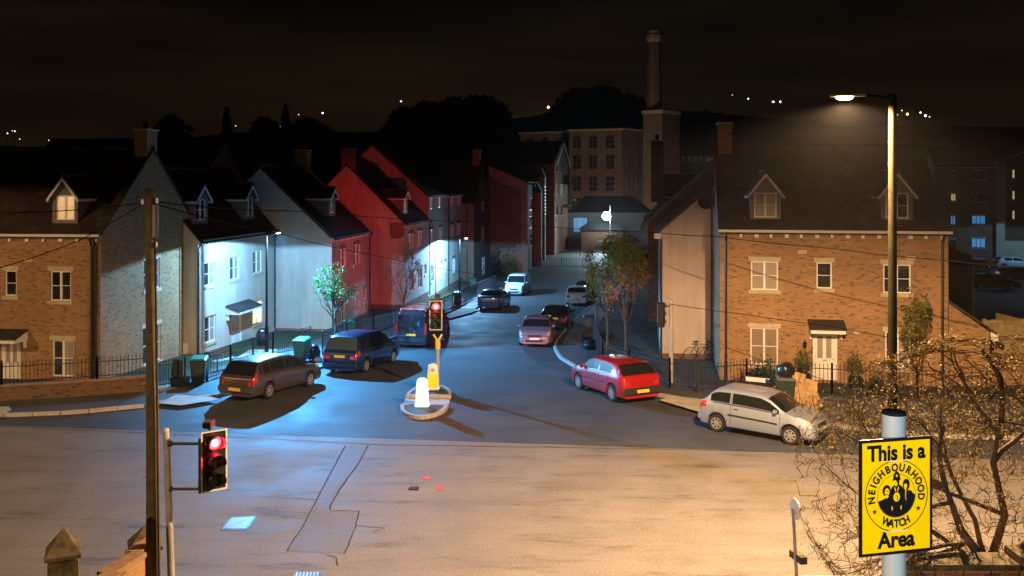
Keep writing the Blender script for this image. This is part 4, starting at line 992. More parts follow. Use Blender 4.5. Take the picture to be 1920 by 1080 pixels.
street_lamp('farther bluish street lamp beside the tall three storey rendered house', (X_(861.5, 80), 80, -1.7), Z_(447, 80), (.35, 0, 0), POW['cyan2'], CYAN, r=(.06,.05), size=.45, angle=173)
street_lamp('main road street lamp beyond the left side of the view', (-30, 22, .11), 9.8, (0, 1.0, 0), POW['left'], WARM, lens='lamp_warm', angle=172)
street_lamp('added unseen lamp behind and left of the viewpoint', (-11, -7, .11), 9.0, (.6, .3, 0), POW['rear'], WARM, lens='lamp_warm', angle=178)  # unseen lamp added as warm fill from the viewpoint side
street_lamp('car park lamp beyond the right edge of the view', (66, 100, -1.9), 5.5, (-.6, 0, 0), POW['park'], CYAN, lens='lamp_cool', angle=165)
# back of the island signal throws red light up the side street; left signal's own glow
lamp_light('signal_glow', (X_(817.5, 36.5), 36.62, hcz+.35), POW['red2'], RED, t2, angle=25, direction=(-.225, 1, .02), blend=.55, radius=.1)
lamp_light('signal_glow', (X_(817.5, 36.5), 36.64, hcz+.35), POW['red3'], RED, t2, angle=20, direction=(.09, 1, .06), blend=.4, radius=.1)
lamp_light('signal_glow', (X_(817.5, 35.2), 35.2, hcz+.35), POW['sig'], RED, t2, angle=140, direction=(.1, -1, -.15), blend=.6, radius=.1)
lamp_light('signal_glow', hc_+Vector((-.1,-.35,.34)), 6, RED, t, angle=140, direction=(-.35, -1, -.2), blend=.6, radius=.1)
lamp_light('signal_glow', (5.95, 38.0, Z_(578, 37.4)), POW['red'], RED, t3, angle=32, direction=(-.60, 1, -.12), blend=.45, radius=.08)
# floodlight over the shed
fp = Vector((X_(1137, 137), 137, Z_(405, 137)))
t = thing('floodlight', 'dazzling bluish white floodlight above the dark brick shed', 'floodlight', (fp.x+.6, fp.y+.3, -2))
MB().tube([(fp.x+.6, fp.y+.3, -2), (fp.x+.6, fp.y+.3, fp.z+1.6)], .09, 8).build('pole', M['steel'], t)
m = MB(); m.rbox((fp.x, fp.y+.1, fp.z), (.75, .2, .55), .04); m.tube([(fp.x, fp.y+.2, fp.z), (fp.x+.6, fp.y+.3, fp.z)], .05, 6); m.build('housing', M['steel'], t)
M['flood'] = mat('floodlight_lens', (1,1,1), .3, emit=(.62,.93,1), es=300)
m = MB(); m.lathe((fp.x, fp.y-.03, fp.z), [(.62,.02),(.58,-.08),(.3,-.15),(.01,-.17)], 14, 'y'); m.build('lens', M['flood'], t, smooth=True)
m = MB(); m.lathe((fp.x-.15, fp.y+.05, Z_(398, 137)), [(.03,-.1),(.17,-.06),(.19,.05),(.03,.1)], 10); m.build('bulb', M['lamp_cool'], t)
lamp_light('flood_beam', fp+Vector((0,-.5,0)), POW['flood'], COOL, t, angle=120, direction=(-.1,-1,-.25), blend=.5, radius=.3)
l = bpy.data.lights.new('flood_spill', 'POINT'); l.energy = 150; l.color = (.5,.75,1); l.shadow_soft_size = .4
lo = bpy.data.objects.new('flood_spill', l); COL.objects.link(lo); lo.parent = t; lo.location = (-.3, .9, fp.z+2.0)
# hidden lamps added to brighten the mill and the pale tower
street_lamp('dim added lamp hidden behind the flats, brightening the mill', (9.0, 172, -2), 7.5, (.6, .3, 0), 800, (1.0,.62,.42), lens='lamp_warm', angle=178)
street_lamp('added lamp hidden behind the tiled roofs right of the mill, brightening the pale tower', (36, 212, -2), 9.5, (-.6, .3, 0), 30000, (.6,.9,1.0), lens='lamp_cool', angle=178)

up_ = Vector((X_(1165, 160), 160, -2)); t = thing('floodlight', 'added floodlight brightening the mill front, hidden behind the shed', 'floodlight', up_)  # uplight added out of sight to brighten mill and stack
m = MB(); m.rbox(up_+UP*.4, (.5,.25,.4), .04); m.tube([up_, up_+UP*.3], .05, 6); m.build('housing', M['steel'], t)
m = MB(); m.rbox(up_+Vector((0,.14,.42)), (.4,.03,.3), .01); m.build('lens', M['lamp_warm'], t)
lamp_light('flood_beam', up_+Vector((0,.3,.5)), 9500, (1,.66,.46), t, angle=120, direction=(.1,1,.6), blend=.6, radius=.2)

# ---------------------------------------------------------------- wooden telegraph pole and overhead cables
def telegraph(): 
    b = Vector((X_(288, 15.5), 15.5, 0)); t = thing('telegraph_pole', 'dark wooden telegraph pole with brackets at its top, left foreground', 'telegraph pole', b)
    tx = X_(281, 15.5); zt = Z_(354, 15.5); 
    m = MB().tube([b+UP*.0, Vector((X_(286, 15.5), 15.5, 4)), Vector((tx, 15.5, zt))], [.125, .105, .075], 16); m.build('pole', M['wood_pole'], t, smooth=True)
    MB().tube([Vector((tx+.11, 15.42, zt-.15)), Vector((X_(286, 15.5)+.115, 15.42, 4)), b+Vector((.13, -.08, .2))], .017, 6).build('cable_guard', M['pipe'], t)
    for dx, z, s in ((-.10, -.22, .05), (.13, -.2, .06), (.13, -.95, .03)):
        m = MB(); m.rbox((tx+dx, 15.45, zt+z), (s, .05, .09), .01); m.build('insulator', M['upvc'], t)
    m = MB(); m.rbox((tx+.11, 15.45, zt-.55), (.09, .12, .6), .02); m.build('junction_box', M['pipe'], t)
    for z in (6.4, 5.6, 4.8, 4.0, 3.2, 2.4, 1.6):
        m = MB(); s = 1 if int(z*1.25) % 2 else -1; m.tube([(b.x+.02+s*.09, 15.46, z), (b.x+.02+s*.19, 15.42, z)], .009, 6); m.build('step_iron', M['steel'], t)
    return Vector((tx, 15.5, zt-.3))
tp = telegraph()
def cable(label, pts, r=.012, sag=.0):
    P = [Vector((X_(px, Y), Y, Z_(py, Y))) for px, py, Y in pts]; Q = []
    for a, b in zip(P, P[1:]):
        for k in range(12):
            s = k/12; q = a.lerp(b, s); q.z -= sag*4*s*(1-s); Q.append(q)
    Q.append(P[-1]); c = (Q[0]+Q[-1])/2; o = MB().tube(Q, r, 5).build('overhead_cable', M['cable'], org=Q[0]); tag(o, label, 'cable', 'overhead cables')
cable('overhead cable from the telegraph pole sweeping past the dormers to the far brick house', [(290,378,15.5),(540,395,24),(870,415,44),(1240,436,38)], .011, .05)
cable('double overhead line crossing the right hand brick house below its eaves', [(1240,437,38),(1340,443,34),(1560,466,30),(1790,490,28),(2000,505,27)], .014, .03)
cable('lower overhead cable running down from the first lamp post over the red gable', [(290,382,15.5),(520,437,30),(700,478,36),(880,512,50),(960,525,60)], .012, .05)
cable('low cable from the right hand signal across the brick house doorway', [(1256,570,37.2),(1400,590,33),(1560,612,31),(1760,648,30),(2000,690,29)], .012, .02)
cable('overhead cable leaving the telegraph pole to the upper left', [(277,378,15.5),(120,395,15),(-60,398,14.5)], .008, .02)
cable('overhead cable leaving the telegraph pole and falling to the lower left', [(277,376,15.5),(150,450,15),(0,502,14.6),(-60,525,14.4)], .008, .02)

# ---------------------------------------------------------------- railings
m = MB(); m.tube([(0,0,0),(0,0,1.0)], .0105, 6); m.lathe((0,0,1.0), [(.01,0),(.022,.02),(.022,.035),(.004,.06)], 6)
PALE = m
pale_mesh = None
def railing(label, pts, h=1.0, wall=False, spacing=.135, posts=2.4, base=None, group='black iron railings'):
    """pts: (x, y) ; base(x,y) -> z"""
    global pale_mesh
    base = base or (lambda x, y: gz(y)+.12)
    P = [Vector((x, y, base(x, y))) for x, y in pts]; t = thing('iron_railing', label, 'railing', P[0], group=group)
    if pale_mesh is None:
        q0 = P[0]+Vector((.05,0,.02)); PALE.v = [tuple(Vector(v)+q0) for v in PALE.v]; o = PALE.build('pale', M['iron_rail'], t, org=q0); pale_mesh = o
    for a, b in zip(P, P[1:]):
        L = (b-a).length; n = max(1, round(L/posts))
        for z in (.12, h-.12):
            d = (b-a); nn = Vector((-d.y, d.x, 0)).normalized()*.018
            MB().obox(a+UP*z-nn*.5, d, nn, UP*.03).build('rail', M['iron_rail'], t)
        for k in range(n+1):
            p = a.lerp(b, k/n); m = MB().box((p.x-.03, p.y-.03, p.z-.05), (p.x+.03, p.y+.03, p.z+h+.06)); m.lathe(p+UP*(h+.06), [(.02,0),(.042,.03),(.042,.055),(.01,.085)], 8)
            m.build('post', M['iron_rail'], t)
        n = int(L/spacing)
        for k in range(1, n):
            c = instance(pale_mesh, 'pale', a.lerp(b, k/n)+UP*.02, t); c.scale = (1, 1, h)
    return t
def g2(px, py, dz=.12): q = gp(px, py, dz); return (q.x, q.y)
# low brick wall with railings before the far left house
wa = [g2(-60, 757), g2(0, 752), g2(180, 741), g2(282, 733)]
wt = thing('garden_wall', 'low brick garden wall with railings on top below the far left house', 'wall', (*wa[1], .12))
for a, b in zip(wa, wa[1:]):
    a, b = Vector((*a, .05)), Vector((*b, .05)); d = b-a; nn = Vector((-d.y, d.x, 0)).normalized()*.22
    MB().obox(a, d, nn, UP*.60).build('wall', M['brick_dim'], wt)
    n = max(1, int(d.length/.45))
    for k in range(n):
        p = a+d*(k/n)+UP*.602-nn*.1; MB().obox(p, d*(.985/n), nn*1.2, UP*.065).build('coping_brick', M['coping'], wt)
sh = [Vector((*p, 0))+Vector((0, .1, 0)) for p in wa]
railing('iron railings on the low brick wall at the far left', [(p.x, p.y) for p in sh], .78, base=lambda x, y: .70)
railing('iron railings by the coat, between brick wall end and green bin', [g2(295, 729), g2(347, 719)], 1.0)
railing('iron railings in front of the bench and cream house with two dormers', [g2(388, 715), g2(432, 699), g2(512, 668), g2(582, 655)], 1.1)
railing('iron railings rising behind the blue people carrier', [g2(605, 667), g2(650, 640), g2(700, 622), g2(735, 612)], 1.1)
railing('iron railings before the red lit gable and the far row', [g2(742, 608), g2(800, 603), g2(862, 574), g2(893, 556), g2(930, 538)], 1.1, posts=3)
railing('iron railings along the garden right of the street, by the two trees', [g2(1112, 640), g2(1130, 690), g2(1180, 708), g2(1256, 728), g2(1306, 735)], 1.1, spacing=.15)
railing('iron railings in front of the right hand brick house', [g2(1309, 736), g2(1400, 728), g2(1560, 738), g2(1720, 748), g2(1850, 757)], 1.05, spacing=.15)
railing('iron railings around the dark yard at the back right', [g2(1120, 600), g2(1180, 596), g2(1237, 600)], 1.1, spacing=.16)
railing('iron railings round the far edge of the side street', [(-1.5, 108), (6, 110), (16, 108)], 1.1, spacing=.3)

# ---------------------------------------------------------------- wheelie bins and small things
def bin_(label, x, y, body, lid, h=1.05, rz=0, w=.56, open_=False, dz=.12, group='wheelie bins'):
    t = thing('wheelie_bin', label, 'bin', (x, y, gz(y)+dz), rz, group)
    m = MB(); a, b = w*.40, w*.5; d0, d1 = w*.44, w*.58
    m.add([(-a,-d0,.06),(a,-d0,.06),(a,d0,.10),(-a,d0,.10),(-b,-d1,h*.90),(b,-d1,h*.90),(b,d1,h*.94),(-b,d1,h*.94)], [(0,3,2,1),(4,5,6,7),(0,1,5,4),(1,2,6,5),(2,3,7,6),(3,0,4,7)])
    m.rbox((0,-d1*.86,h*.5), (w*.55, .04, h*.5), .015)
    bd = m.build('body', M[body], t)
    MB().rbox((0, 0, h*.90), (w*1.08, d1*2.08, .05), .015).build('rim', M[body], bd)
    m = MB(); m.add([(-b-.02,-d1-.03,h*.93),(b+.02,-d1-.03,h*.93),(b+.02,d1,h*.97),(-b-.02,d1,h*.97),(-b+.05,-d1+.04,h*.975),(b-.05,-d1+.04,h*.975),(b-.05,d1-.06,h*1.03),(-b+.05,d1-.06,h*1.03)], [(0,3,2,1),(4,5,6,7),(0,1,5,4),(1,2,6,5),(2,3,7,6),(3,0,4,7)])
    m.build('lid', M[lid], t); MB().tube([(-w*.42, d1+.06, h*.93), (w*.42, d1+.06, h*.93)], .018, 6).build('handle', M[body], t)
    for s in (-1, 1): m = MB(); m.lathe((s*w*.44, d0+.02, .11), [(.11,-.025),(.11,.025)], 12, 'x'); m.build('wheel', M['tyre'], t)
    return t
p = gp(373, 718, .12); bin_('dark green wheelie bin with bright green lid beside the coat on the railings', p.x, p.y, 'bin_dark', 'bin_lid', 1.07, R(10), .62)
p = gp(566, 677, .12); bin_('tall teal green wheelie bin near the first lamp post, behind the estate car', p.x, p.y, 'bin_green', 'bin_lid', 1.10, R(-12), .62)
p = gp(858, 573, .12); bin_('brown wheelie bin with pale lid on the pavement beyond the black van', p.x, p.y, 'bin_brown', 'bin_green', 1.07, R(8), .60)
p = gp(886, 541, .12); bin_('dark green wheelie bin under the second lamp post', p.x, p.y, 'bin_dark', 'bin_dark', 1.0, R(12), .58)
p = gp(655, 634, .12); bin_('green wheelie bin half hidden by the railings next to the green tree', p.x, p.y, 'bin_green', 'bin_lid', 1.0, R(25), .56)
p = gp(1103, 628, .12); bin_('grey wheelie bin on the right pavement near the saplings', p.x, p.y, 'bin_grey', 'bin_grey', 1.1, R(-8), .60)
p = gp(1473, 760, .12); bin_('dark grey wheelie bin with a black bag on its lid by the silver hatchback', p.x, p.y, 'bin_dark', 'bin_grey', 1.05, R(-10), .62)
bgp = Vector((p.x+.0, p.y, 1.18))
def blob(name, label, cat, c, s, mt, seed=0, group=None, n=2):
    import bmesh
    bm = bmesh.new(); bmesh.ops.create_icosphere(bm, subdivisions=3, radius=1)
    for v in bm.verts:
        k = 1+.22*mnoise.noise(v.co*1.7+Vector((seed,0,0)))+.10*mnoise.noise(v.co*5+Vector((seed,3,0))); v.co = Vector((v.co.x*s[0], v.co.y*s[1], v.co.z*s[2]))*k
    me = bpy.data.meshes.new(name); bm.to_mesh(me); bm.free(); me.materials.append(M[mt])
    for q in me.polygons: q.use_smooth = True
    o = bpy.data.objects.new(name, me); o.location = c; COL.objects.link(o); return tag(o, label, cat, group)
blob('rubbish_bag', 'tied black rubbish bag resting on the dark grey bin', 'rubbish bag', bgp+Vector((0,0,.22)), (.34,.3,.28), 'blackbag', 3)
p = gp(367, 722, .12)
m = MB(); a = (p.x, p.y, .12); m.add([(p.x-.32,p.y-.2,.12),(p.x+.28,p.y-.2,.12),(p.x+.28,p.y+.2,.12),(p.x-.32,p.y+.2,.12),(p.x-.36,p.y-.24,.45),(p.x+.32,p.y-.24,.45),(p.x+.32,p.y+.24,.45),(p.x-.36,p.y+.24,.45),
     (p.x-.32,p.y-.2,.43),(p.x+.28,p.y-.2,.43),(p.x+.28,p.y+.2,.43),(p.x-.32,p.y+.2,.43)], [(0,3,2,1),(0,1,5,4),(1,2,6,5),(2,3,7,6),(3,0,4,7),(4,5,9,8),(5,6,10,9),(6,7,11,10),(7,4,8,11),(8,9,10,11)])
m.v = [(x-.45, y-.45, z) for x, y, z in m.v]
o = m.build('recycling_box', M['blackbag'], org=(p.x-.45, p.y-.45, .12)); tag(o, 'black plastic recycling box in front of the bright lidded bin', 'recycling box')
p = gp(586, 679, .12); o = blob('rubbish_bag', 'black rubbish bag slumped beside the teal wheelie bin', 'rubbish bag', (p.x+.05, p.y+.3, gz(p.y)+.5), (.26,.26,.42), 'blackbag', 8)
p = gp(597, 679, .12); blob('carrier_bag', 'small white carrier bag on the pavement beside the teal bin', 'bag', (p.x, p.y, gz(p.y)+.24), (.2,.14,.15), 'upvc', 5)
p = gp(1107, 655, .12); blob('rubbish_bag', 'dark bags heaped below the grey bin near the saplings', 'rubbish bag', (p.x, p.y, gz(p.y)+.35), (.42,.3,.30), 'blackbag', 12)
p = gp(648, 637, .12)
# cardboard and bags piled by the railings, right
p = gp(1506, 764, .12)
t = thing('cardboard_pile', 'crumpled tan cardboard leaning against the railings by the silver hatchback', 'cardboard', (p.x, p.y, .12))
for k, (dx, dy, w, h, a, tl) in enumerate(((0, 0, .62, 1.25, .3, .22), (.28, .12, .55, .95, -.35, .35), (.1, -.28, .5, .6, .1, .5), (.5, -.1, .5, .45, .7, .25))):
    ca, sa = math.cos(a), math.sin(a); vs = []
    nx, nz_ = 5, 6
    for j in range(nz_+1):
        for i in range(nx+1):
            u = (i/nx-.5)*w*(1+.1*math.sin(j)); v = j/nz_*h*(1-.14*abs(i/nx-.3)); w_ = tl*v+.09*mnoise.noise(Vector((i*.7+k*4, j*.6, 0)))
            vs.append((p.x+dx+u*ca-w_*sa, p.y+dy+u*sa+w_*ca, .12+v))
    m = MB(); m.add(vs, [(j*(nx+1)+i, j*(nx+1)+i+1, (j+1)*(nx+1)+i+1, (j+1)*(nx+1)+i) for j in range(nz_) for i in range(nx)]); o = m.build('sheet', M['tarp'], t); s = o.modifiers.new('thick', 'SOLIDIFY'); s.thickness = .015
# coat hung on the railing
p = gp(334, 722, .12); m = MB(); vs = []
for j in range(7):
    for i in range(7):
        u = (i/6-.5)*(.30+.12*j/6); vs.append((p.x+u, p.y-.05-.05*math.sin(i*1.7)-.02*j*.3, 1.10-j/6*.72*(1-.12*math.cos(i*1.3))))
m.add(vs, [(j*7+i, j*7+i+1, (j+1)*7+i+1, (j+1)*7+i) for j in range(6) for i in range(6)])
o = m.build('coat', mat('dark_coat_cloth', (.02,.017,.015), .9), org=(p.x, p.y, .3), smooth=True); o.modifiers.new('t', 'SOLIDIFY').thickness = .04; tag(o, 'dark coat hanging over the railings beside the bright lidded bin', 'coat')
# garden bench
p = gp(408, 700, .1); 
t = thing('garden_bench', 'slatted metal garden bench behind the railings below the cream house', 'bench', (p.x, p.y+.9, gz(p.y)+.1), R(60))
for x in (-.6, .6):
    m = MB(); m.tube([(x,-.25,0),(x,-.22,.42),(x,.2,.42),(x,.3,.85)], .02, 6); m.tube([(x,.22,0),(x,.2,.42)], .02, 6); m.tube([(x,-.24,.4),(x,-.24,.62),(x,.24,.62)], .018, 6); m.build('end_frame', M['iron_rail'], t)
for k in range(4): MB().box((-.62, -.22+k*.11, .42), (.62, -.14+k*.11, .445)).build('slat', M['steel'], t)
for k in range(4): MB().box((-.62, .22+k*.025, .50+k*.095), (.62, .24+k*.025, .57+k*.095)).build('back_slat', M['steel'], t)
# dark barbecue-like cover near the house wall
p = gp(469, 645, .1); 
o = blob('covered_barbecue', 'dark covered barbecue standing near the cream house wall', 'barbecue', (-13.35, 48.4, .0), (.34,.3,.5), 'blackbag', 21)
# street name plate on the railings
q = gp(1420, 738, .12); Y = q.y; t = thing('street_name_sign', 'white and blue street name plate on short black legs behind the silver hatchback', 'sign', (q.x, Y, .12))
x0, x1 = X_(1398, Y), X_(1443, Y); z0, z1 = Z_(717, Y), Z_(704, Y)
MB().box((x0-.05, Y+.01, z0-.25), (x1+.05, Y+.04, z1-.04)).build('backboard', M['black'], t)
MB().obox(Vector((x0, Y-.012, z0+.06)), Vector((x1-x0, 0, -.09)), Vector((0,.018,0)), UP*.17).build('plate', M['upvc'], t)
MB().obox(Vector((x1-.17, Y-.017, z0-.015)), Vector((.17,0,-.016)), Vector((0,.004,0)), UP*.15).build('blue_end', M['boll_blue'], t)
for x in (x0+.1, x1-.1): MB().box((x-.03, Y+.041, .1), (x+.03, Y+.1, z1-.05)).build('leg', M['black'], t)
# bicycles against the cream wall
def bicycle(label, x, y, rz, tilt=.12, mt='black_metal'):
    t = thing('bicycle', label, 'bicycle', (x, y, gz(y)+.1), rz, 'bicycles', tilt)
    for cx in (-.52, .52):
        m = MB(); n = 20; m.tube([(cx+.33*math.cos(2*math.pi*k/n), 0, .34+.33*math.sin(2*math.pi*k/n)) for k in range(n+1)], .018, 6, False); w = m.build('wheel', M['tyre'], t)
        m = MB()
        for k in range(8): a = math.pi*k/8; m.tube([(cx-.32*math.cos(a), 0, .34-.32*math.sin(a)), (cx+.32*math.cos(a), 0, .34+.32*math.sin(a))], .004, 4)
        m.build('spokes', M['steel'], w)
    m = MB(); A_, B, C, D_ = (-.52,0,.34), (-.08,0,.32), (-.2,0,.82), (.36,0,.78)
    for a, b in ((A_,B),(A_,C),(B,C),(C,D_),(B,D_),(D_,(.52,0,.34)),(C,(-.22,0,.92)),(D_,(.33,0,.98))): m.tube([a,b], .018, 6)
    m.build('frame', M[mt], t)
    m = MB(); m.tube([(.38,-.26,1.0),(.33,0,.98),(.38,.26,1.0)], .015, 6); m.build('handlebar', M['black_metal'], t)
    m = MB(); m.rbox((-.24,0,.94), (.26,.13,.05), .02); m.build('saddle', M['black'], t)
q = gp(1291, 660, .1); bicycle('bicycle standing upright against the cream gable wall, leftmost of the two', q.x, 43.3, R(12), .1)
q = gp(1322, 662, .1); bicycle('bicycle leaning by the drainpipe of the cream gable wall, right one', q.x-.1, 43.1, R(-10), .15)

# ---------------------------------------------------------------- plants and trees
LEAF = {}
def leaves_obj(name, pts, size, mt, parent, org=None, stuff=True, up=.3):
    m = MB(); rnd = random.random
    vs = []; fs = []
    for p in pts:
        s = size*(.6+.8*rnd()); a = Vector((rnd()-.5, rnd()-.5, rnd()-.5)).normalized(); b = a.cross(Vector((rnd()-.5, rnd()-.5, rnd()-.5+up))).normalized()
        i = len(vs); vs += [p-a*s, p+b*s*.45, p+a*s, p-b*s*.45]; fs.append((i, i+1, i+2, i+3))
    m.v = [tuple(v) for v in vs]; m.f = fs
    o = m.build(name, M[mt], parent)
    if stuff: o['kind'] = 'stuff'
    return o
def branch(segs, tips, p, d, L, r, depth, spread=.6, nseg=4, kids=(2, 3), up=.15, shrink=.72, droop=0):
    pts = [p]; rs = [r]; q = p.copy(); dd = d.copy()
    for k in range(nseg):
        dd = (dd+Vector((random.gauss(0,.12), random.gauss(0,.12), random.gauss(0,.10)+up*.25-droop))).normalized(); q = q+dd*(L/nseg); pts.append(q.copy()); rs.append(r*(1-.45*(k+1)/nseg))
        if depth <= 1 and random.random() < .8: tips.append((q.copy(), dd.copy()))
    segs.append((pts, rs, depth))
    if depth == 0: tips.append((q, dd)); return
    for k in range(random.randint(*kids)):
        i = random.randint(max(1, nseg//2), nseg); a = Vector((random.gauss(0,1), random.gauss(0,1), random.gauss(0,.7))).normalized()
        nd = (dd+a*spread).normalized(); nd.z += up; branch(segs, tips, pts[i], nd.normalized(), L*shrink*random.uniform(.8, 1.15), rs[i]*.66, depth-1, spread, nseg, kids, up, shrink, droop)
def tree(name, label, base, H_, rad, leafmt, trunk_h, nleaf=1200, size=.09, depth=4, cat='tree', group=None, trunk_r=.06, squeeze=1.0, dense=None, leafmt2=None):
    b = Vector(base); t = thing(name, label, cat, b, group=group); segs, tips = [], []
    segs.append(([b-UP*.1, b+UP*trunk_h*.5+Vector((.03,0,0)), b+UP*trunk_h], [trunk_r*1.3, trunk_r, trunk_r*.85], 9))
    n = 7
    for k in range(n):
        a = 2*math.pi*k/n+random.random()*.8; el = random.uniform(.5, 1.5); z = b.z+trunk_h*random.uniform(.75, 1)
        d = Vector((math.cos(a)*rad, math.sin(a)*rad, (H_-trunk_h)*el*.6)).normalized(); branch(segs, tips, Vector((b.x, b.y, z)), d, (H_-trunk_h)*.42, trunk_r*.6, depth-1, .55, 3, (2, 3), .2)
    branch(segs, tips, b+UP*trunk_h, UP.copy(), (H_-trunk_h)*.5, trunk_r*.8, depth-1, .5, 3, (3, 4), .25)
    tr = MB(); br = MB()
    cz = b.z+trunk_h+(H_-trunk_h)*.42
    def fit(p):
        v = p-Vector((b.x, b.y, cz)); e = math.sqrt((v.x/rad)**2+(v.y/rad)**2+(v.z/((H_-trunk_h)*.60))**2)
        return p if e < 1 else Vector((b.x, b.y, cz))+v*(1/e)*(1-.10*random.random())
    for pts, rs, dp in segs: (tr if dp == 9 else br).tube(pts if dp == 9 else [fit(p) for p in pts], rs, 8 if dp == 9 else 4, False)
    tr.build('trunk', M['trunk'], t, smooth=True); br.build('branches', M['trunk'], t)
    L = []
    for k in range(nleaf):
        p, d = random.choice(tips); L.append(fit(p)+Vector((random.gauss(0,1), random.gauss(0,1), random.gauss(0,1)))*rad*.11)
    if leafmt2:
        lo = [p for p in L if p.z < cz+.25+random.gauss(0,.35)]; L = [p for p in L if p not in lo]; leaves_obj('leaves', lo, size, leafmt2, t)
    leaves_obj('leaves', L, size, leafmt, t); return t
p = gp(628, 655, .1); tree('street_tree', 'small green leaved tree against the white lit gable', p, 4.5, 1.05, 'leaf_green', 1.9, 1000, .075, 4, group='young street trees')
p = gp(757, 590, .1); p = Vector((X_(757, 60), 60, gz(60)+.1)); tree('street_tree', 'sparse young tree before the red lit gable', p, 4.6, 1.2, 'leaf_olive', 1.5, 420, .075, 5, group='young street trees', trunk_r=.05)
p = gp(1138, 657, .1); tree('street_tree', 'dull olive tree, the left one of the pair right of the street', (p.x, p.y, p.z), 6.1, 1.25, 'leaf_olive', 2.0, 2800, .08, 5, group='young street trees')
p = gp(1172, 668, .1); tree('street_tree', 'amber and yellow leaved sapling, front one of the pair right of the street', p, 5.9, 1.0, 'leaf_olive', 2.0, 2900, .08, 5, group='young street trees', leafmt2='leaf_autumn')
p = Vector((X_(1178, 88), 88, -2)); tree('street_tree', 'dark tree crown behind the pair of saplings', p, 4.8, 2.0, 'leaf_dark', 1.3, 1500, .14, 4, group='young street trees')
p = hR.f.p(hR.f.u(1705), 0, .9); tree('climbing_tree', 'slim yellow green tree growing up the front of the right hand brick house', p, 4.6, .52, 'leaf_yellow', .8, 900, .075, 4, trunk_r=.035)
p = Vector((X_(975, 92), 92, -1.9))
for k, (px, Y, h_, r_) in enumerate(((930, 99, 2.6, 1.1), (952, 100, 2.2, 1.3), (922, 97, 1.8, .8))):
    b = Vector((X_(px, Y), Y, -1.9)); t = thing('garden_shrub', ('tall dark shrub at the foot of the far brick gable', 'pale twiggy shrub before the flats', 'low dark shrub by the far railings')[k], 'shrub', b, group='shrubs at the end of the street')
    L = [b+Vector((random.gauss(0,.4)*r_, random.gauss(0,.4)*r_, abs(random.gauss(0,.45))*h_)) for _ in range(700)]; leaves_obj('leaves', L, .13, 'leaf_dark' if k != 1 else 'leaf_olive', t)
    m = MB(); 
    for q in range(6): m.tube([b, b+Vector((random.uniform(-.5,.5)*r_, random.uniform(-.5,.5)*r_, h_*.7))], .03, 4)
    m.build('stems', M['trunk'], t)
def palm_pot(label, base, h=1.0):
    b = Vector(base); t = thing('potted_plant', label, 'potted plant', b, group='potted plants by the white door')
    m = MB(); m.lathe(b, [(.20,0),(.28,.12),(.30,.40),(.26,.48),(.22,.46),(.2,.4)], 16); m.build('pot', M['black'], t, smooth=True)
    for k in range(26):
        a = random.random()*6.283; el = random.uniform(.2, 1.1); L = h*random.uniform(.6, 1); P = []
        for j in range(5):
            s = j/4; P.append(b+UP*(.45+L*s*math.cos(el*s*.9))+Vector((math.cos(a), math.sin(a), 0))*L*s*math.sin(el*.9)*.8)
        m = MB(); q = Vector((-math.sin(a), math.cos(a), 0)); vs = []
        for j, p_ in enumerate(P): w = .035*(1-(j/4)**2)+.004; vs += [p_-q*w, p_+q*w]
        m.add(vs, [(2*j, 2*j+1, 2*j+3, 2*j+2) for j in range(4)]); m.build('leaf', M['leaf_olive'], t)
    L = [b+UP*(.5+h*.5)+Vector((random.gauss(0,.17), random.gauss(0,.17), random.gauss(0,.24)*h)) for _ in range(160)]; leaves_obj('leaflets', L, .07, 'leaf_olive', t)
palm_pot('potted palm left of the white front door under the wall lantern', hR.f.p(hR.f.u(1503), .0, .55), 1.05)
palm_pot('potted palm in a glazed pot right of the white front door', hR.f.p(hR.f.u(1597), .0, .75), 1.05)
for k, (px, dd_) in enumerate(((1434, 1.2), (1408, 1.5), (1625, 2.0))):
    b = hR.f.p(hR.f.u(px), .1, dd_); t = thing('garden_shrub', ('rounded green shrub below the left ground floor window', 'dark low shrub beside the street name plate', 'small low shrub in front of the railings by the lamp post')[k], 'shrub', b, group='shrubs before the brick house')
    L = [b+Vector((random.gauss(0,.22), random.gauss(0,.2), abs(random.gauss(.3,.3))*(1.3 if k == 0 else .8))) for _ in range(700)]; leaves_obj('leaves', L, .06, 'leaf_green' if k == 0 else 'leaf_dark', t)
    m = MB(); [m.tube([b, b+Vector((random.uniform(-.2,.2), random.uniform(-.2,.2), .6))], .012, 4) for q in range(6)]; m.build('stems', M['trunk'], t)
# ---------------------------------------------------------------- cars
def spline(tab, x):
    """piecewise cubic (monotone-ish) through (x, z) pairs"""
    xs_ = [p[0] for p in tab]; zs_ = [p[1] for p in tab]
    if x <= xs_[0]: return zs_[0]
    if x >= xs_[-1]: return zs_[-1]
    i = max(k for k in range(len(xs_)-1) if xs_[k] <= x)
    def sl(k):
        if k <= 0: return (zs_[1]-zs_[0])/(xs_[1]-xs_[0])
        if k >= len(xs_)-1: return (zs_[-1]-zs_[-2])/(xs_[-1]-xs_[-2])
        a = (zs_[k]-zs_[k-1])/(xs_[k]-xs_[k-1]); b = (zs_[k+1]-zs_[k])/(xs_[k+1]-xs_[k])
        return 0 if a*b <= 0 else 2*a*b/(a+b)
    h = xs_[i+1]-xs_[i]; t = (x-xs_[i])/h; m0, m1 = sl(i)*h, sl(i+1)*h
    return (2*t**3-3*t**2+1)*zs_[i]+(t**3-2*t**2+t)*m0+(-2*t**3+3*t**2)*zs_[i+1]+(t**3-t**2)*m1
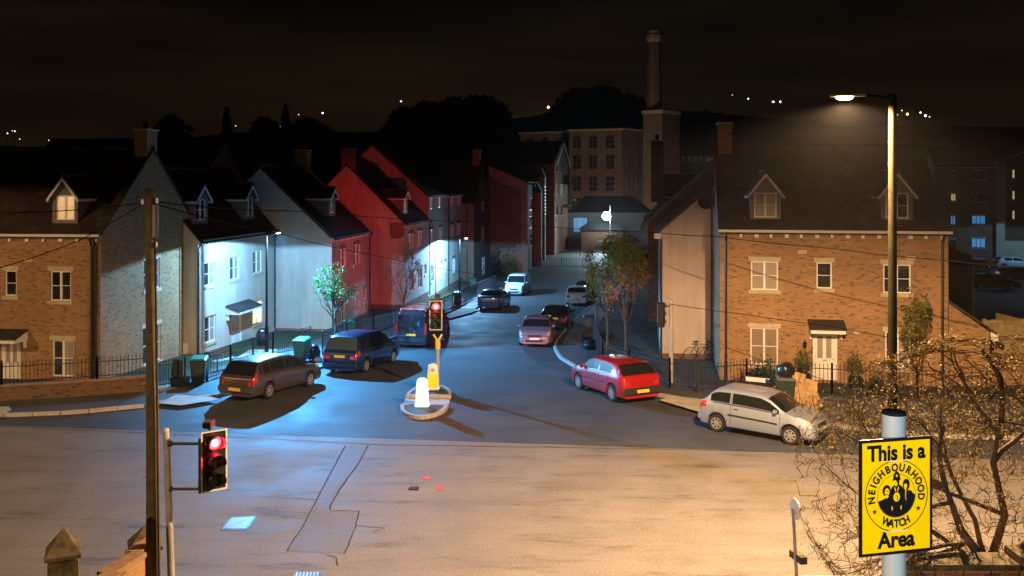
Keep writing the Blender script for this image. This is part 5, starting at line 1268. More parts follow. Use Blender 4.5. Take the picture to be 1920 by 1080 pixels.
SPEC = dict(
 hatch=dict(L=4.2, W=1.76, wr=.315, ax=(.78, 3.36), top=[(0,.86),(.05,.98),(.12,1.03),(.52,1.38),(.75,1.44),(1.5,1.48),(2.3,1.46),(2.62,1.38),(3.28,.98),(3.9,.86),(4.1,.74),(4.2,.58)],
   belt=[(0,.86),(.12,.98),(1.5,.95),(3.2,.90),(3.9,.80),(4.1,.68),(4.2,.55)], side=[(.86,1.76),(1.84,3.02)], rear=(.13,.56), wind=(2.60,3.24), tuck=.27),
 small=dict(L=3.84, W=1.65, wr=.29, ax=(.62, 3.11), top=[(0,.85),(.05,.98),(.12,1.02),(.48,1.35),(.7,1.42),(1.3,1.44),(2.0,1.42),(2.35,1.33),(2.98,.97),(3.5,.84),(3.72,.72),(3.84,.55)],
   belt=[(0,.85),(.12,.96),(1.5,.93),(2.9,.88),(3.5,.78),(3.72,.66),(3.84,.52)], side=[(.40,1.08),(1.16,2.74)], rear=(.13,.5), wind=(2.33,2.95), tuck=.25),
 estate=dict(L=4.5, W=1.74, wr=.31, ax=(.92, 3.58), top=[(0,.84),(.05,.92),(.1,.96),(.42,1.40),(.6,1.45),(1.6,1.50),(2.5,1.46),(2.82,1.36),(3.45,.98),(4.1,.86),(4.35,.74),(4.5,.55)],
   belt=[(0,.84),(.1,.92),(1.5,.93),(3.4,.88),(4.1,.80),(4.35,.68),(4.5,.52)], side=[(.38,1.02),(1.10,1.92),(2.0,3.18)], rear=(.11,.44), wind=(2.80,3.42), tuck=.26),
 mpv=dict(L=4.62, W=1.81, wr=.325, ax=(.86, 3.70), top=[(0,.90),(.05,1.02),(.1,1.08),(.36,1.60),(.6,1.68),(1.6,1.73),(2.6,1.68),(2.95,1.56),(3.85,1.03),(4.3,.88),(4.5,.74),(4.62,.56)],
   belt=[(0,.90),(.1,1.02),(1.5,1.0),(3.8,.95),(4.3,.82),(4.5,.68),(4.62,.52)], side=[(.36,1.18),(1.26,2.18),(2.26,3.62)], rear=(.10,.36), wind=(2.95,3.80), tuck=.24),
 saloon=dict(L=4.6, W=1.80, wr=.32, ax=(.95, 3.66), top=[(0,.82),(.04,.98),(.1,1.02),(.42,1.05),(1.15,1.38),(1.5,1.44),(2.1,1.45),(2.6,1.40),(2.85,1.32),(3.55,.98),(4.2,.85),(4.45,.73),(4.6,.54)],
   belt=[(0,.82),(.1,.99),(.5,1.0),(1.5,.95),(3.5,.90),(4.2,.80),(4.45,.68),(4.6,.50)], side=[(.80,1.80),(1.88,3.25)], rear=(.46,1.16), wind=(2.84,3.50), tuck=.32),
 van=dict(L=4.8, W=1.90, wr=.34, ax=(.95, 4.0), top=[(0,1.80),(.03,1.90),(.12,1.95),(.5,1.97),(2.0,1.98),(3.0,1.94),(3.35,1.85),(4.15,1.18),(4.5,1.02),(4.7,.85),(4.8,.6)],
   belt=[(0,1.10),(3.0,1.06),(4.1,1.02),(4.5,.92),(4.7,.75),(4.8,.56)], side=[(2.95,3.85)], rear=None, wind=(3.36,4.10), tuck=.10),
 vanlet=dict(L=4.3, W=1.80, wr=.31, ax=(.8, 3.5), top=[(0,1.66),(.03,1.78),(.12,1.83),(.5,1.85),(2.0,1.86),(2.5,1.82),(2.75,1.72),(3.42,1.12),(3.95,.96),(4.15,.84),(4.3,.58)],
   belt=[(0,1.05),(2.5,1.02),(3.4,.98),(3.95,.88),(4.15,.74),(4.3,.54)], side=[(2.05,3.15)], rear=None, wind=(2.76,3.36), tuck=.12))
def car(name, label, cat, kind, centre, head, color, rim='rim', detail=None, group='cars parked along the street', metal=.35, lowblack=False, side_rub=False, plate_r=True, spokes=6, rough=.32, glass='car_glass', rglass='car_glass', z=None):
    s = SPEC[kind]; L, Wd = s['L'], s['W']; hx = Vector((head[0], head[1], 0)).normalized(); x, y = centre
    z0 = gz(y) if z is None else z
    t = bpy.data.objects.new(name, None); COL.objects.link(t); tag(t, label, cat, group); ORG[t.name] = Vector()
    slope = (gz(y+hx.y*1.3)-gz(y-hx.y*1.3))/2.6 if z is None else 0
    fx = (hx+UP*slope).normalized(); ly = UP.cross(fx).normalized(); uz = fx.cross(ly)
    Mx = Matrix((fx, ly, uz)).transposed().to_4x4(); Mx.translation = Vector((x, y, z0+.006)); t.matrix_world = Mx
    wr = s['wr']; off = L/2; top, belt, tuck = s['top'], s['belt'], s['tuck']
    def width(q):
        fr = max(0, (q-(L-.85))/.85); rr = max(0, (.6-q)/.6); w = Wd/2*(1-.15*fr**2.3-.075*rr**2.2)
        return w*(1-.05*max(0, 1-q/.08)**2-.06*max(0, 1-(L-q)/.08)**2)
    def sec(q):
        hw = width(q); zt = spline(top, q); zb = min(spline(belt, q), zt-.03); zs = .24; arch = 0
        for a in s['ax']:
            dx = abs(q-a); ra = wr+.055
            if dx < ra: arch = max(arch, wr+math.sqrt(ra*ra-dx*dx))
        zf = .20; zc = max(zs, arch); inr = hw-.26 if arch else hw-.12
        we = hw-.055-tuck*(zt-zb); g = zt-zb
        m1 = max(zc+.02, .45*zs+.55*zb if zc < .5 else zc+.02); lo = zc+.10*(zb-zc)
        rise = min(.075, g*.40)
        return [(0, max(zf, zc-.01 if arch else zf)), (inr, max(zf, zc-.01 if arch else zf)), (hw-.035, zc), (hw-.006, lo), (hw+.004, max(lo+.01, zb-.30)), (hw-.012, max(lo+.02, zb-.09)), (hw-.045, zb),
                (we+.01, zt-rise), (we-.05, zt-rise*.35), (we*.55, zt-.004), (0, zt)]
    def SP(q, k):       # surface point, k in 0..10 on the right (-y), 10..20 mirrored to the left
        S_ = sec(q); m = k if k <= 10 else 20-k; i = min(9, int(m)); f_ = m-i
        w = S_[i][0]*(1-f_)+S_[i+1][0]*f_; zz = S_[i][1]*(1-f_)+S_[i+1][1]*f_
        return Vector((q-off, -w if k <= 10 else w, zz))
    st = [0, .015, .04, .08]+[.12+(L-.24)*i/64 for i in range(65)]+[L-.08, L-.04, L-.015, L]
    for a in s['ax']: st += [a-wr-.056, a+wr+.056, a-wr-.05, a+wr+.05]
    st = sorted(st); m = MB(); n = 20
    for q in st:
        for k in range(n): m.v.append(tuple(SP(q, k)))
    for i in range(len(st)-1):
        for k in range(n): m.f.append((i*n+k, (i+1)*n+k, (i+1)*n+(k+1)%n, i*n+(k+1)%n))
    m.f.append(tuple(range(n))); m.f.append(tuple((len(st)-1)*n+k for k in range(n-1, -1, -1)))
    key = 'paint_'+name+label[:20]
    body = m.build('body', paint(label.split(',')[0][:40].replace(' ', '_'), color, metal if max(color) > .05 else 0.0, rough if max(color) > .05 else .2), t, smooth=True)
    def patch(nm, q0, q1, k0, k1, mt, o_=.008, nq=8, nk=4, parent=None, taper=None, mb=None, done=True):
        mm = mb or MB(); b = len(mm.v)
        for i in range(nq+1):
            q = q0+(q1-q0)*i/nq
            for j in range(nk+1):
                a0, a1 = (k0, k1) if taper is None else taper(i/nq, k0, k1); k = a0+(a1-a0)*j/nk; p = SP(q, k)
                e = .01; nn = (SP(min(L, q+e), k)-SP(max(0, q-e), k)).cross(SP(q, min(20, k+.05))-SP(q, max(0, k-.05)))
                nn = nn.normalized() if nn.length > 1e-9 else UP; c = Vector((p.x*.2, 0, .7))
                if nn.dot(p-c) < 0: nn = -nn
                mm.v.append(tuple(p+nn*o_))
        mm.f += [(b+i*(nk+1)+j, b+i*(nk+1)+j+1, b+(i+1)*(nk+1)+j+1, b+(i+1)*(nk+1)+j) for i in range(nq) for j in range(nk)]
        return mm.build(nm, M[mt], parent or t, smooth=True) if done else mm
    # glass
    for sgn in (0, 1):
        fk = (lambda k: k) if not sgn else (lambda k: 20-k)
        for (a, b) in s['side']: patch('side_window', a, b, fk(6.14), fk(6.90), glass, .006, 10, 2)
        seam = MB()
        for (a, b) in s['side']:
            for q in ((b+.035),):
                patch('', q, q+.014, fk(3.0), fk(6.9), 'black', .004, 1, 8, mb=seam, done=False)
        a = s['side'][0][0]; b = s['side'][-1][1]
        patch('', a+.1, b, fk(6.02), fk(6.10), 'black', .009, 14, 1, mb=seam, done=False)
        seam.build('door_seam', M['car_black'], body)
        for (a, b) in s['side'][(0 if kind in ('van', 'vanlet') else 1 if len(s['side']) > 2 or kind in ('small',) else 0):]:
            p = SP(a+.10, fk(5.0)); m = MB(); m.rbox((p.x+.06, p.y+(-.012 if not sgn else .012), p.z), (.16, .03, .03), .01); m.build('door_handle', M['car_black'] if side_rub else body.data.materials[0], t)
        p = SP(s['wind'][1]-.30, fk(6.2)); m = MB(); m.rbox((p.x, p.y+(-.11 if not sgn else .11), p.z+.06), (.11, .19, .14), .04); m.build('mirror', body.data.materials[0] if kind != 'van' else M['car_black'], t)
        if side_rub: patch('rub_strip', s['ax'][0]+wr+.12, s['ax'][1]-wr-.12, fk(3.9), fk(4.12), 'car_black', .012, 12, 1)
        # lamps
        hl = patch('headlamp', L-.52, L-.10, fk(5.25), fk(7.6), 'head', .012, 6, 4, taper=lambda v, a0, a1: (a0-.0*(v), a1+(a1-a0)*.25*v))
        if kind in ('estate', 'mpv', 'hatch', 'small'):
            patch('tail_lamp', .0, .26 if kind != 'estate' else .20, fk(4.6), fk(6.1 if kind != 'estate' else 7.2), 'tail', .012, 4, 4)
        elif kind == 'saloon': patch('tail_lamp', .0, .30, fk(5.0), fk(6.0), 'tail', .012, 4, 3)
        else:
            m = MB(); p = SP(0, fk(4.8)); m.rbox((-off-.012, p.y*.97, 1.05), (.04, .11, .62), .02); m.build('tail_lamp', M['tail'], t)
        S0 = sec(0)
        if kind not in ('van', 'vanlet'):
            sg = 1 if sgn else -1; m = MB(); hh = .17 if kind != 'estate' else .30; m.rbox((-off-.006, sg*(S0[5][0]-.14), S0[6][1]-.02-hh/2), (.03, .27 if kind != 'estate' else .12, hh), .012); m.build('tail_lamp', M['tail'], t)
    patch('windscreen', s['wind'][0], s['wind'][1], 7.75, 12.25, 'car_glass', .008, 8, 10)
    if s['rear']:
        patch('rear_window', s['rear'][0], s['rear'][1], 7.7, 12.3, rglass, .008, 6, 10)
    else:
        for sg in (-1, 1): m = MB(); m.rbox((-off-.006, sg*.40, 1.48), (.02, .66, .58), .01); m.build('rear_window', M['car_glass'], t)
        MB().box((-off-.008, -.012, .5), (-off+.01, .012, 1.86)).build('door_seam', M['car_black'], body)
    # bumpers, grille, plates
    low = 'car_black' if lowblack else None
    bm_ = M[low] if low else body.data.materials[0]
    w0 = sec(.05)[4][0]
    m = MB(); m.rbox((-off-.015, 0, .45), (.14, w0*1.97, .27), .05); m.build('rear_bumper', bm_, t)
    w1 = sec(L-.06)[4][0]
    m = MB(); m.rbox((off-.04, 0, .40), (.14, w1*1.97, .26), .055); m.build('front_bumper', bm_, t)
    m = MB(); m.rbox((off+.032, 0, .37), (.02, w1*1.2, .12), .01); m.rbox((off+.0, 0, .62), (.05, w1*.95, .10), .01); m.build('grille', M['car_black'], t)
    m = MB(); m.rbox((off+.045, 0, .47), (.012, .52, .11), .005); m.build('number_plate', M['plate_w'], t)
    pz = .46 if kind in ('small', 'estate', 'hatch') else (.80 if kind in ('saloon', 'mpv') else .72)
    m = MB(); m.rbox((-off-.094 if pz < .6 else -off-.018, 0, pz), (.012, .53, .12), .005); m.build('number_plate', M['plate_y'], t)
    m = MB().tube([(-off+.7, 0, spline(top, .7)-.01), (-off+.62, 0, spline(top, .7)+.2)], .006, 5); m.build('aerial', M['car_black'], t)
    # wheels
    for a in s['ax']:
        for sg in (-1, 1):
            c = Vector((a-off, sg*(Wd/2-.115), wr)); m = MB()
            m.lathe(c, [(wr*.62,-.10),(wr*.94,-.105),(wr,-.07),(wr,.07),(wr*.94,.105),(wr*.66,.11),(wr*.62,.09)], 26, 'y', False); wh = m.build('wheel', M['tyre'], t, smooth=True)
            m = MB(); m.lathe(c+Vector((0, sg*.055, 0)), [(wr*.60,-.01),(wr*.60,.01)], 20, 'y'); m.build('wheel_hollow', M['dark_rim'], wh)
            m = MB(); m.lathe(c+Vector((0, sg*.085, 0)), [(wr*.58,-.018),(wr*.66,-.018),(wr*.66,.018),(wr*.58,.018),(wr*.58,-.018)], 24, 'y', False); m.lathe(c+Vector((0, sg*.085, 0)), [(wr*.16,-.02),(wr*.15,.02)], 12, 'y')
            for k in range(spokes):
                an = 2*math.pi*k/spokes+.3; d = Vector((math.cos(an), 0, math.sin(an))); q = Vector((-d.z, 0, d.x))
                m.obox(c+Vector((0, sg*.070, 0))+d*wr*.13-q*wr*.085, d*wr*.50, q*wr*.17, Vector((0, sg*.024, 0)))
            m.build('rim', M[rim], wh)
    return t
def place(rear, front, side, wb, lat):
    """centre from the near pair of wheel contacts measured on the ground"""
    a, b = Vector(rear), Vector(front); h = (b-a).normalized(); return h
def car_at(kind, rearpx, dirv, side):
    """ground point under the near rear wheel -> car centre; side=+1 if that wheel is on the car's right"""
    s = SPEC[kind]; p = gp(*rearpx, .0); h = Vector((dirv[0], dirv[1], 0)).normalized(); rgt = Vector((h.y, -h.x, 0))
    c = p+h*(s['L']/2-s['ax'][0])-rgt*side*(s['W']/2-.10); return (c.x, c.y), h
c, h_ = car_at('estate', (502, 748), (.38, .925), 1)
car('estate_car', 'grey brown estate car with a pale lit roof parked at the left kerb', 'car', 'estate', c, h_, (.085,.065,.055), spokes=6, rough=.28)
c, h_ = car_at('mpv', (684, 699), (.30, .955), 1)
car('people_carrier', 'blue people carrier with a bright reflection in its rear window', 'car', 'mpv', c, h_, (.012,.035,.12), spokes=7, rglass='car_glass_reflect_tone')
c, h_ = car_at('van', (809, 650), (.20, .98), 1)
v1 = car('panel_van', 'black panel van with roof bars behind the island traffic signal', 'van', 'van', c, h_, (.02,.022,.03), rim='dark_rim', group='vans in the side street')
for k in range(4):
    MB().tube([(-2.1+k*1.0, -.72, 2.05), (-2.1+k*1.0, .72, 2.05)], .028, 8).build('roof_bar', M['steel'], v1)
for sg in (-1, 1):
    m = MB().tube([(-2.2, sg*.62, 2.09), (1.2, sg*.62, 2.09)], .022, 6); [m.tube([(-2.1+k, sg*.70, 1.93), (-2.1+k, sg*.70, 2.05)], .02, 6) for k in range(4)]; m.build('roof_rail', M['steel'], v1)
c = (X_(921, 69.3), 69.6+1.0)
car('saloon_car', 'dark saloon car with red tail lamps in front of the white van', 'car', 'saloon', (c[0]+.25, c[1]+.4), (.20, .98), (.05,.05,.08))
car('small_van', 'white small van facing the camera, farthest on the left side', 'van', 'vanlet', (.55, 83.4), (-.20, -.98), (.70,.72,.74), metal=.05, group='vans in the side street')
car('saloon_car', 'silver pink saloon car facing the camera at the right kerb', 'car', 'saloon', (1.42, 50.6), (-.10, -.995), (.30,.27,.30), metal=.5)
car('hatchback_car', 'black car parked close behind the silver pink saloon', 'car', 'saloon', (2.9, 57.6), (.16, .987), (.012,.012,.014))
car('hatchback_car', 'white hatchback seen from behind, farther along the right kerb', 'car', 'hatch', (5.45, 74.3), (.16, .987), (.62,.62,.66), metal=.05)
car('hatchback_car', 'dark car in front of the white hatchback, mostly in shadow', 'car', 'hatch', (6.6, 80.3), (.2, .98), (.015,.014,.016))
c, h_ = car_at('hatch', (1150, 753), (-.42, .91), -1)
car('hatchback_car', 'red hatchback with a black lower bumper parked at the right kerb', 'car', 'hatch', c, h_, (.36,.010,.010), metal=.1, lowblack=True, side_rub=True, spokes=7, glass='car_glass_reflect_tone')
c, h_ = car_at('small', (1345, 809), (.79, -.61), 1)
car('hatchback_car', 'silver three door hatchback beside the blossoming tree at the junction', 'car', 'small', c, h_, (.37,.43,.56), metal=.5, side_rub=True, spokes=7, rough=.35)
CP = 'cars in the car park'
for lab, kd, px, py, hd, col in (('pale blue lit hatchback in the car park, rightmost and brightest', 'hatch', 1899, 506, (1, -.12), (.6,.62,.65)),
     ('pale saloon in the car park behind the bright hatchback', 'saloon', 1858, 489, (1, -.1), (.5,.5,.5)),
     ('black hatchback in the car park next to the bright one', 'hatch', 1838, 512, (-.4, -1), (.02,.02,.02)),
     ('dark people carrier in the car park left of the black hatchback', 'mpv', 1808, 503, (-.3, -1), (.02,.02,.025)),
     ('brown hatchback in the near row of the car park at the picture edge', 'hatch', 1912, 530, (1, -.2), (.12,.07,.04)),
     ('dark estate car hidden low behind the wooden fence', 'estate', 1862, 545, (1, -.2), (.012,.012,.012))):
    p = gp(px, py, 0); car('parked_car', lab, 'car', kd, (p.x, p.y), hd, col, group=CP, z=gz(p.y)+.13)
p = gp(1207, 497, 0); car('parked_car', 'dark car glinting behind the amber sapling, past the yard', 'car', 'hatch', (p.x, p.y), (.3, 1), (.02,.03,.06), group=CP, z=gz(p.y)+.13)

# ---------------------------------------------------------------- wooden fence, far right
fy = 37.6; xa, xb = X_(1842, fy), X_(1915, fy); zt, zb = Z_(600, fy), Z_(664, fy)
t = thing('wooden_fence', 'lit wooden board fence beside the lean to of the right hand house', 'fence', (xa, fy, 0))
n = 13
for k in range(n):
    w = (xb-xa)/n; j = random.uniform(-.015, .015); MB().box((xa+w*k+.005, fy+.02+abs(j)*.3, zb-.4), (xa+w*(k+1)-.003, fy+.045+abs(j)*.3, zt+j)).build('board', M['fence_wood'], t)
for z in (zt-.14, zt-.75): MB().box((xa, fy-.03, z), (xb, fy+.018, z+.09)).build('rail', M['fence_wood'], t)
for x in (xb, xa+.02): MB().box((x, fy-.06, 0), (x+.12, fy+.06, zt+.05)).build('post', M['fence_wood'], t)
for k in range(12):
    y = fy+.25+.18*k; MB().box((xb+.12, y-.2, zb-.4), (xb+.15, y-.03, zt+random.uniform(-.01,.01))).build('board', M['fence_wood'], t)
gt = thing('garden_wall', 'brick garden wall running right from the lean to, below the wooden fence', 'wall', (xa-.3, fy-.5, 0))
MB().box((xa-.5, fy-.8, -.2), (xb+5, fy-.55, zb+.05)).build('wall', M['brick'], gt); 
for k in range(14): MB().box((xa-.52+k*.5, fy-.83, zb+.052), (xa-.03+k*.5, fy-.52, zb+.12)).build('coping_brick', M['coping'], gt)

# ---------------------------------------------------------------- blossoming tree in the right foreground
random.seed(21)
b = Vector((6.75, 11.6, -.4)); t = thing('blossom_tree', 'bare branched tree with opening yellow buds filling the lower right corner', 'tree', b)
segs, tips = [], []
fork = Vector((6.1, 11.6, 3.3)); fork2 = Vector((6.75, 11.5, 4.0))
segs.append(([b, Vector((6.45, 11.6, 1.6)), fork], [.13, .10, .08], 9))
segs.append(([fork, Vector((6.25, 11.5, 4.0)), Vector((6.05, 11.4, 4.7)), Vector((6.15, 11.4, 5.3))], [.06, .045, .035, .016], 9))
segs.append(([fork, Vector((6.5, 11.4, 3.7)), fork2, Vector((7.0, 11.3, 4.8))], [.06, .045, .035, .018], 9))
segs.append(([fork, Vector((5.7, 11.5, 3.8)), Vector((5.45, 11.4, 4.4))], [.07, .05, .03], 9))
for o_, d, L in ((fork,(-1.0,.1,.55),1.3), (fork,(-.5,.2,1.0),1.5), (fork,(.9,.1,.5),1.6), (fork,(-.75,-.5,.15),1.15),
             (Vector((6.15,11.4,5.0)),(-.7,.1,.9),1.0), (Vector((6.05,11.4,4.7)),(.8,.3,.8),1.0), (Vector((6.15,11.4,5.2)),(.1,-.2,1),1.0), (Vector((6.25,11.5,4.0)),(-1,.1,.5),1.2),
             (fork2,(.9,-.2,.3),1.3), (fork2,(.3,.3,1.0),1.4), (Vector((7.0,11.3,4.8)),(.6,0,.8),1.1), (Vector((7.0,11.3,4.8)),(-.6,.2,.8),1.0), (Vector((6.6,11.4,3.8)),(.4,-.5,.2),1.1),
             (Vector((5.45,11.4,4.4)),(-.9,.1,.45),1.1), (Vector((5.45,11.4,4.4)),(-.2,-.2,1.0),1.1), (Vector((5.5,11.4,4.2)),(-.8,-.3,-.05),.9)):
    branch(segs, tips, Vector(o_), Vector(d).normalized(), L, .036, 5, .60, 5, (2, 3), .06, .74, .012)
for d, L in (((-1,.0,.0),1.1), ((-.9,.3,-.1),1.1), ((-.9,-.3,-.25),1.0)):
    branch(segs, tips, fork+Vector((-.3,0,.3)), Vector(d).normalized(), L, .026, 4, .55, 5, (3, 4), -.03, .76, .03)
def lim(p):   # crown keeps inside the reach of the limbs
    c = Vector((6.3, 11.6, 4.3)); v = p-c; e = math.sqrt((v.x/2.55)**2+(v.y/2.0)**2+(v.z/1.85)**2); return p if e < 1 else c+v*(1/e**.9)
tr, br, tw = MB(), MB(), MB()
for pts, rs, dp in segs:
    if dp == 9: tr.tube(pts, rs, 10, False)
    elif dp >= 4: br.tube([lim(p) for p in pts], rs, 7, False)
    else: tw.tube([lim(p) for p in pts], [max(.0035, r_) for r_ in rs], 3, False)
tr.build('trunk', M['trunk'], t, smooth=True); br.build('limbs', M['trunk'], t, smooth=True); 
# fine twigs reaching out from the limbs to fill the crown
nodes = [tuple(lim(q)) for pts, rs, dp in segs if dp != 9 for q in pts]; nodes = np.array(nodes); grow = np.zeros((len(nodes)+24000, 3)); grow[:len(nodes)] = nodes; cnt = len(nodes)
cc = Vector((6.2, 11.5, 4.15)); L = []; tg = []
while len(tg) < 3400:
    v = Vector((random.uniform(-1,1), random.uniform(-1,1), random.uniform(-1,1)))
    if v.length < 1 and mnoise.noise(v*2.2+Vector((5,1,2))) > -.22: tg.append(cc+Vector((v.x*2.55, v.y*1.9, v.z*1.75)))
fk = np.array(fork); tg.sort(key=lambda q: (q-fork).length)
for q in tg:
    dd_ = ((grow[:cnt]-np.array(q))**2).sum(1); j = int(dd_.argmin()); a = Vector(grow[j]); dist = math.sqrt(dd_[j])
    if dist < .05 or dist > 1.6: continue
    side = Vector((random.gauss(0,1), random.gauss(0,1), random.gauss(.4,.8)))*dist*.16; n_ = max(3, int(dist/.12)); P_ = []
    for k in range(n_+1): s_ = k/n_; P_.append(a.lerp(q, s_)+side*math.sin(math.pi*s_)+Vector((random.gauss(0,.012), random.gauss(0,.012), random.gauss(0,.012)))*(0 < k < n_))
    tw.tube(P_, [max(.0028, .0055*(1-.6*k/n_)+.002*dist) for k in range(n_+1)], 3, False)
    for p_ in P_[1:]:
        if cnt < len(grow): grow[cnt] = p_; cnt += 1
        for r_ in range(2):
            if random.random() < .62: L.append(p_+Vector((random.gauss(0,1), random.gauss(0,1), random.gauss(0,1)))*.035)
for k in range(3500):
    p, d = random.choice(tips); p = lim(p)
    L.append(p+Vector((random.gauss(0,1), random.gauss(0,1), random.gauss(0,1)))*.05)
tw.build('twigs', M['twig'], t)['kind'] = 'stuff'
leaves_obj('buds', L, .0145, 'leaf_bud', t)
print('tree', len(segs), len(tips))
# ---------------------------------------------------------------- near hedge and low shrubs at the lamp foot
b = Vector((9.6, 27.2, 0)); t = thing('garden_shrub', 'yellow budding hedge bushes along the main road below the right hand house', 'shrub', b)
L = [b+Vector((random.uniform(-.8,7), random.gauss(2.2,.8), abs(random.gauss(.5,.42)))) for _ in range(2600)]; leaves_obj('leaves', L, .06, 'leaf_bud', t); 
m = MB(); [m.tube([b+Vector((q_, 2.2+random.gauss(0,.5), 0)), b+Vector((q_+random.gauss(0,.3), 2.2+random.gauss(0,.5), 1.2))], .012, 4) for q_ in np.arange(-.6, 7, .12)]; m.build('stems', M['trunk'], t)

# ---------------------------------------------------------------- neighbourhood sign on its own post
sp = Vector((X_(1676, 4.76), 4.76, 2.0)); sb = thing('sign_post', 'pale blue grey round post carrying the yellow sign', 'post', sp)
zt = Z_(772, 4.76); m = MB().tube([sp+UP*0, Vector((sp.x, sp.y, zt))], .060, 24); m.build('pole', mat('blue_grey_post_paint', (.34,.44,.52), .5), sb, smooth=True)
MB().lathe(Vector((sp.x, sp.y, zt)), [(.0605,-.012),(.0605,.002),(.05,.006),(.01,.007)], 24).build('cap', mat('added_black_top', (.012,.014,.016), .95, spec=0), sb)  # black top added to keep lamp light from showing on the post end
yaw = R(13); dx = Vector((math.cos(yaw), math.sin(yaw), 0)); nrm = Vector((math.sin(yaw), -math.cos(yaw), 0))
SW, SH = .425, .595; sc = Vector((X_(1680.5, 4.66), 4.66, Z_(930, 4.66)))
ORG_S = sc
sg = thing('neighbourhood_watch_sign', 'yellow Neighbourhood Watch sign with black circular emblem, nearest thing at right', 'sign', sc)
def SPt(x, z, w=0): return sc+dx*x+UP*z+nrm*w
M['sg_y'] = noisy('yellow_sign_face', (.95,.66,.0), (.97,.69,.0), 30, .38, .05, 90); M['sg_k'] = mat('black_sign_print', (.008,.008,.012), .4)
def splate(nm, x0, x1, z0, z1, w0, w1, mt, par): return MB().obox(SPt(x0, z0, w0), dx*(x1-x0), nrm*(w1-w0), UP*(z1-z0)).build(nm, M[mt], par)
bk = splate('panel', -SW/2, SW/2, -SH/2, SH/2, -.008, 0, 'sg_k', sg)
fc_ = splate('yellow_face', -SW/2+.016, SW/2-.016, -SH/2+.016, SH/2-.016, .0003, .0018, 'sg_y', sg)
def glyph(text, cx, cz, size, rot=0, bold=.0, sxx=1.0, align='CENTER', nm='lettering', w=.0024, mt='sg_k'):
    cu = bpy.data.curves.new('t', 'FONT'); cu.body = text; cu.size = size; cu.align_x = align; cu.align_y = 'CENTER'; cu.offset = bold; cu.extrude = 0; cu.resolution_u = 4; cu.fill_mode = 'FRONT'
    o = bpy.data.objects.new('t', cu); COL.objects.link(o); dg = bpy.context.evaluated_depsgraph_get(); dg.update(); me = bpy.data.meshes.new_from_object(o.evaluated_get(dg)); bpy.data.objects.remove(o)
    c, s = math.cos(rot), math.sin(rot); out = MB()
    for v in me.vertices:
        x, z = v.co.x*sxx, v.co.y; out.v.append(tuple(SPt(cx+x*c-z*s, cz+x*s+z*c, w)))
    out.f = [tuple(p.vertices) for p in me.polygons]; bpy.data.meshes.remove(me); return out
def letters(nm, gl):
    for g_ in gl: g_.build(nm, M['sg_k'], sg)
letters('lettering', [glyph('This is a', 0, .222, .110, bold=.0042, sxx=.93), glyph('Area', 0, -.225, .112, bold=.0044, sxx=.96)])
CZ = .002; RO, RI = .184, .112
def ring(r0, r1, mt, w, nm, n=64):
    m = MB(); vs = [SPt(r*math.cos(2*math.pi*k/n), CZ+r*math.sin(2*math.pi*k/n), w) for r in (r0, r1) for k in range(n)]
    m.add(vs, [(k, (k+1)%n, n+(k+1)%n, n+k) for k in range(n)]); return m.build(nm, M[mt], sg)
ring(RO-.0045, RO, 'sg_k', .0024, 'outer_ring'); ring(RI-.0022, RI, 'sg_k', .0024, 'inner_ring')
word = 'NEIGHBOURHOOD'; am = (RO+RI)/2-.004
span = R(208); wts = [1.0 if ch not in 'I' else .5 for ch in word]; tot = sum(wts); acc = 0
for ch, w_ in zip(word, wts):
    a = R(90)+span/2-span*(acc+w_/2)/tot; acc += w_
    glyph(ch, am*math.cos(a), CZ+am*math.sin(a), .054, a-R(90), .0024, .90).build('ring_letter', M['sg_k'], sg)
for k, ch in enumerate('WATCH'):
    a = R(270)+R(62)*((k+.5)/5-.5); glyph(ch, am*math.cos(a), CZ+am*math.sin(a), .056, a+R(90), .0024, .88).build('ring_letter', M['sg_k'], sg)
for sgn in (-1, 1):
    a = R(270)+sgn*R(60); c0x, c0z = (am+.003)*math.cos(a), CZ+(am+.003)*math.sin(a); P = []
    for k in range(10): rr = .0155 if k % 2 == 0 else .0065; w_ = R(90)+k*math.pi/5; P.append(SPt(c0x+rr*math.cos(w_), c0z+rr*math.sin(w_), .0024))
    MB().add(P+[SPt(c0x, c0z, .0024)], [(k, (k+1)%10, 10) for k in range(10)]).build('star', M['sg_k'], sg)
# emblem: police helmet figure between a woman and a man with a child in front, clipped by the ring
def shape(P, w, mt='sg_k', nm='figure'): MB().poly([SPt(x, CZ+z, w) for x, z in P]).build(nm, M[mt], sg)
def ell(cx, cz, a, b, n=18, t0=0, t1=2*math.pi): return [(cx+a*math.cos(t0+(t1-t0)*k/n), cz+b*math.sin(t0+(t1-t0)*k/n)) for k in range(n)]
Ri = RI-.003
arc = [(Ri*math.cos(R(q)), Ri*math.sin(R(q))) for q in range(192, 361, 8)]
shape(arc+[(.098,.005),(.085,.022),(.062,.026),(.045,.028),(.030,.048),(.014,.058),(-.012,.058),(-.030,.044),(-.036,.020),(-.050,.000),(-.075,-.012),(-.100,-.020)], .0024)
shape([(-.021,.088),(-.019,.104),(-.012,.119),(-.003,.127),(.003,.127),(.012,.119),(.019,.104),(.021,.088),(.026,.080),(-.026,.080)], .0030, nm='helmet')
shape(ell(0,.103,.006,.007,8), .0036, 'sg_y', 'helmet_badge')
shape([(-.016,.080),(.016,.080),(.015,.062),(.008,.050),(-.008,.050),(-.015,.062)], .0028, 'sg_y', 'face'); shape([(-.004,.080),(.016,.080),(.015,.062),(.008,.050),(.002,.052),(.005,.064)], .0032, nm='face_shadow')
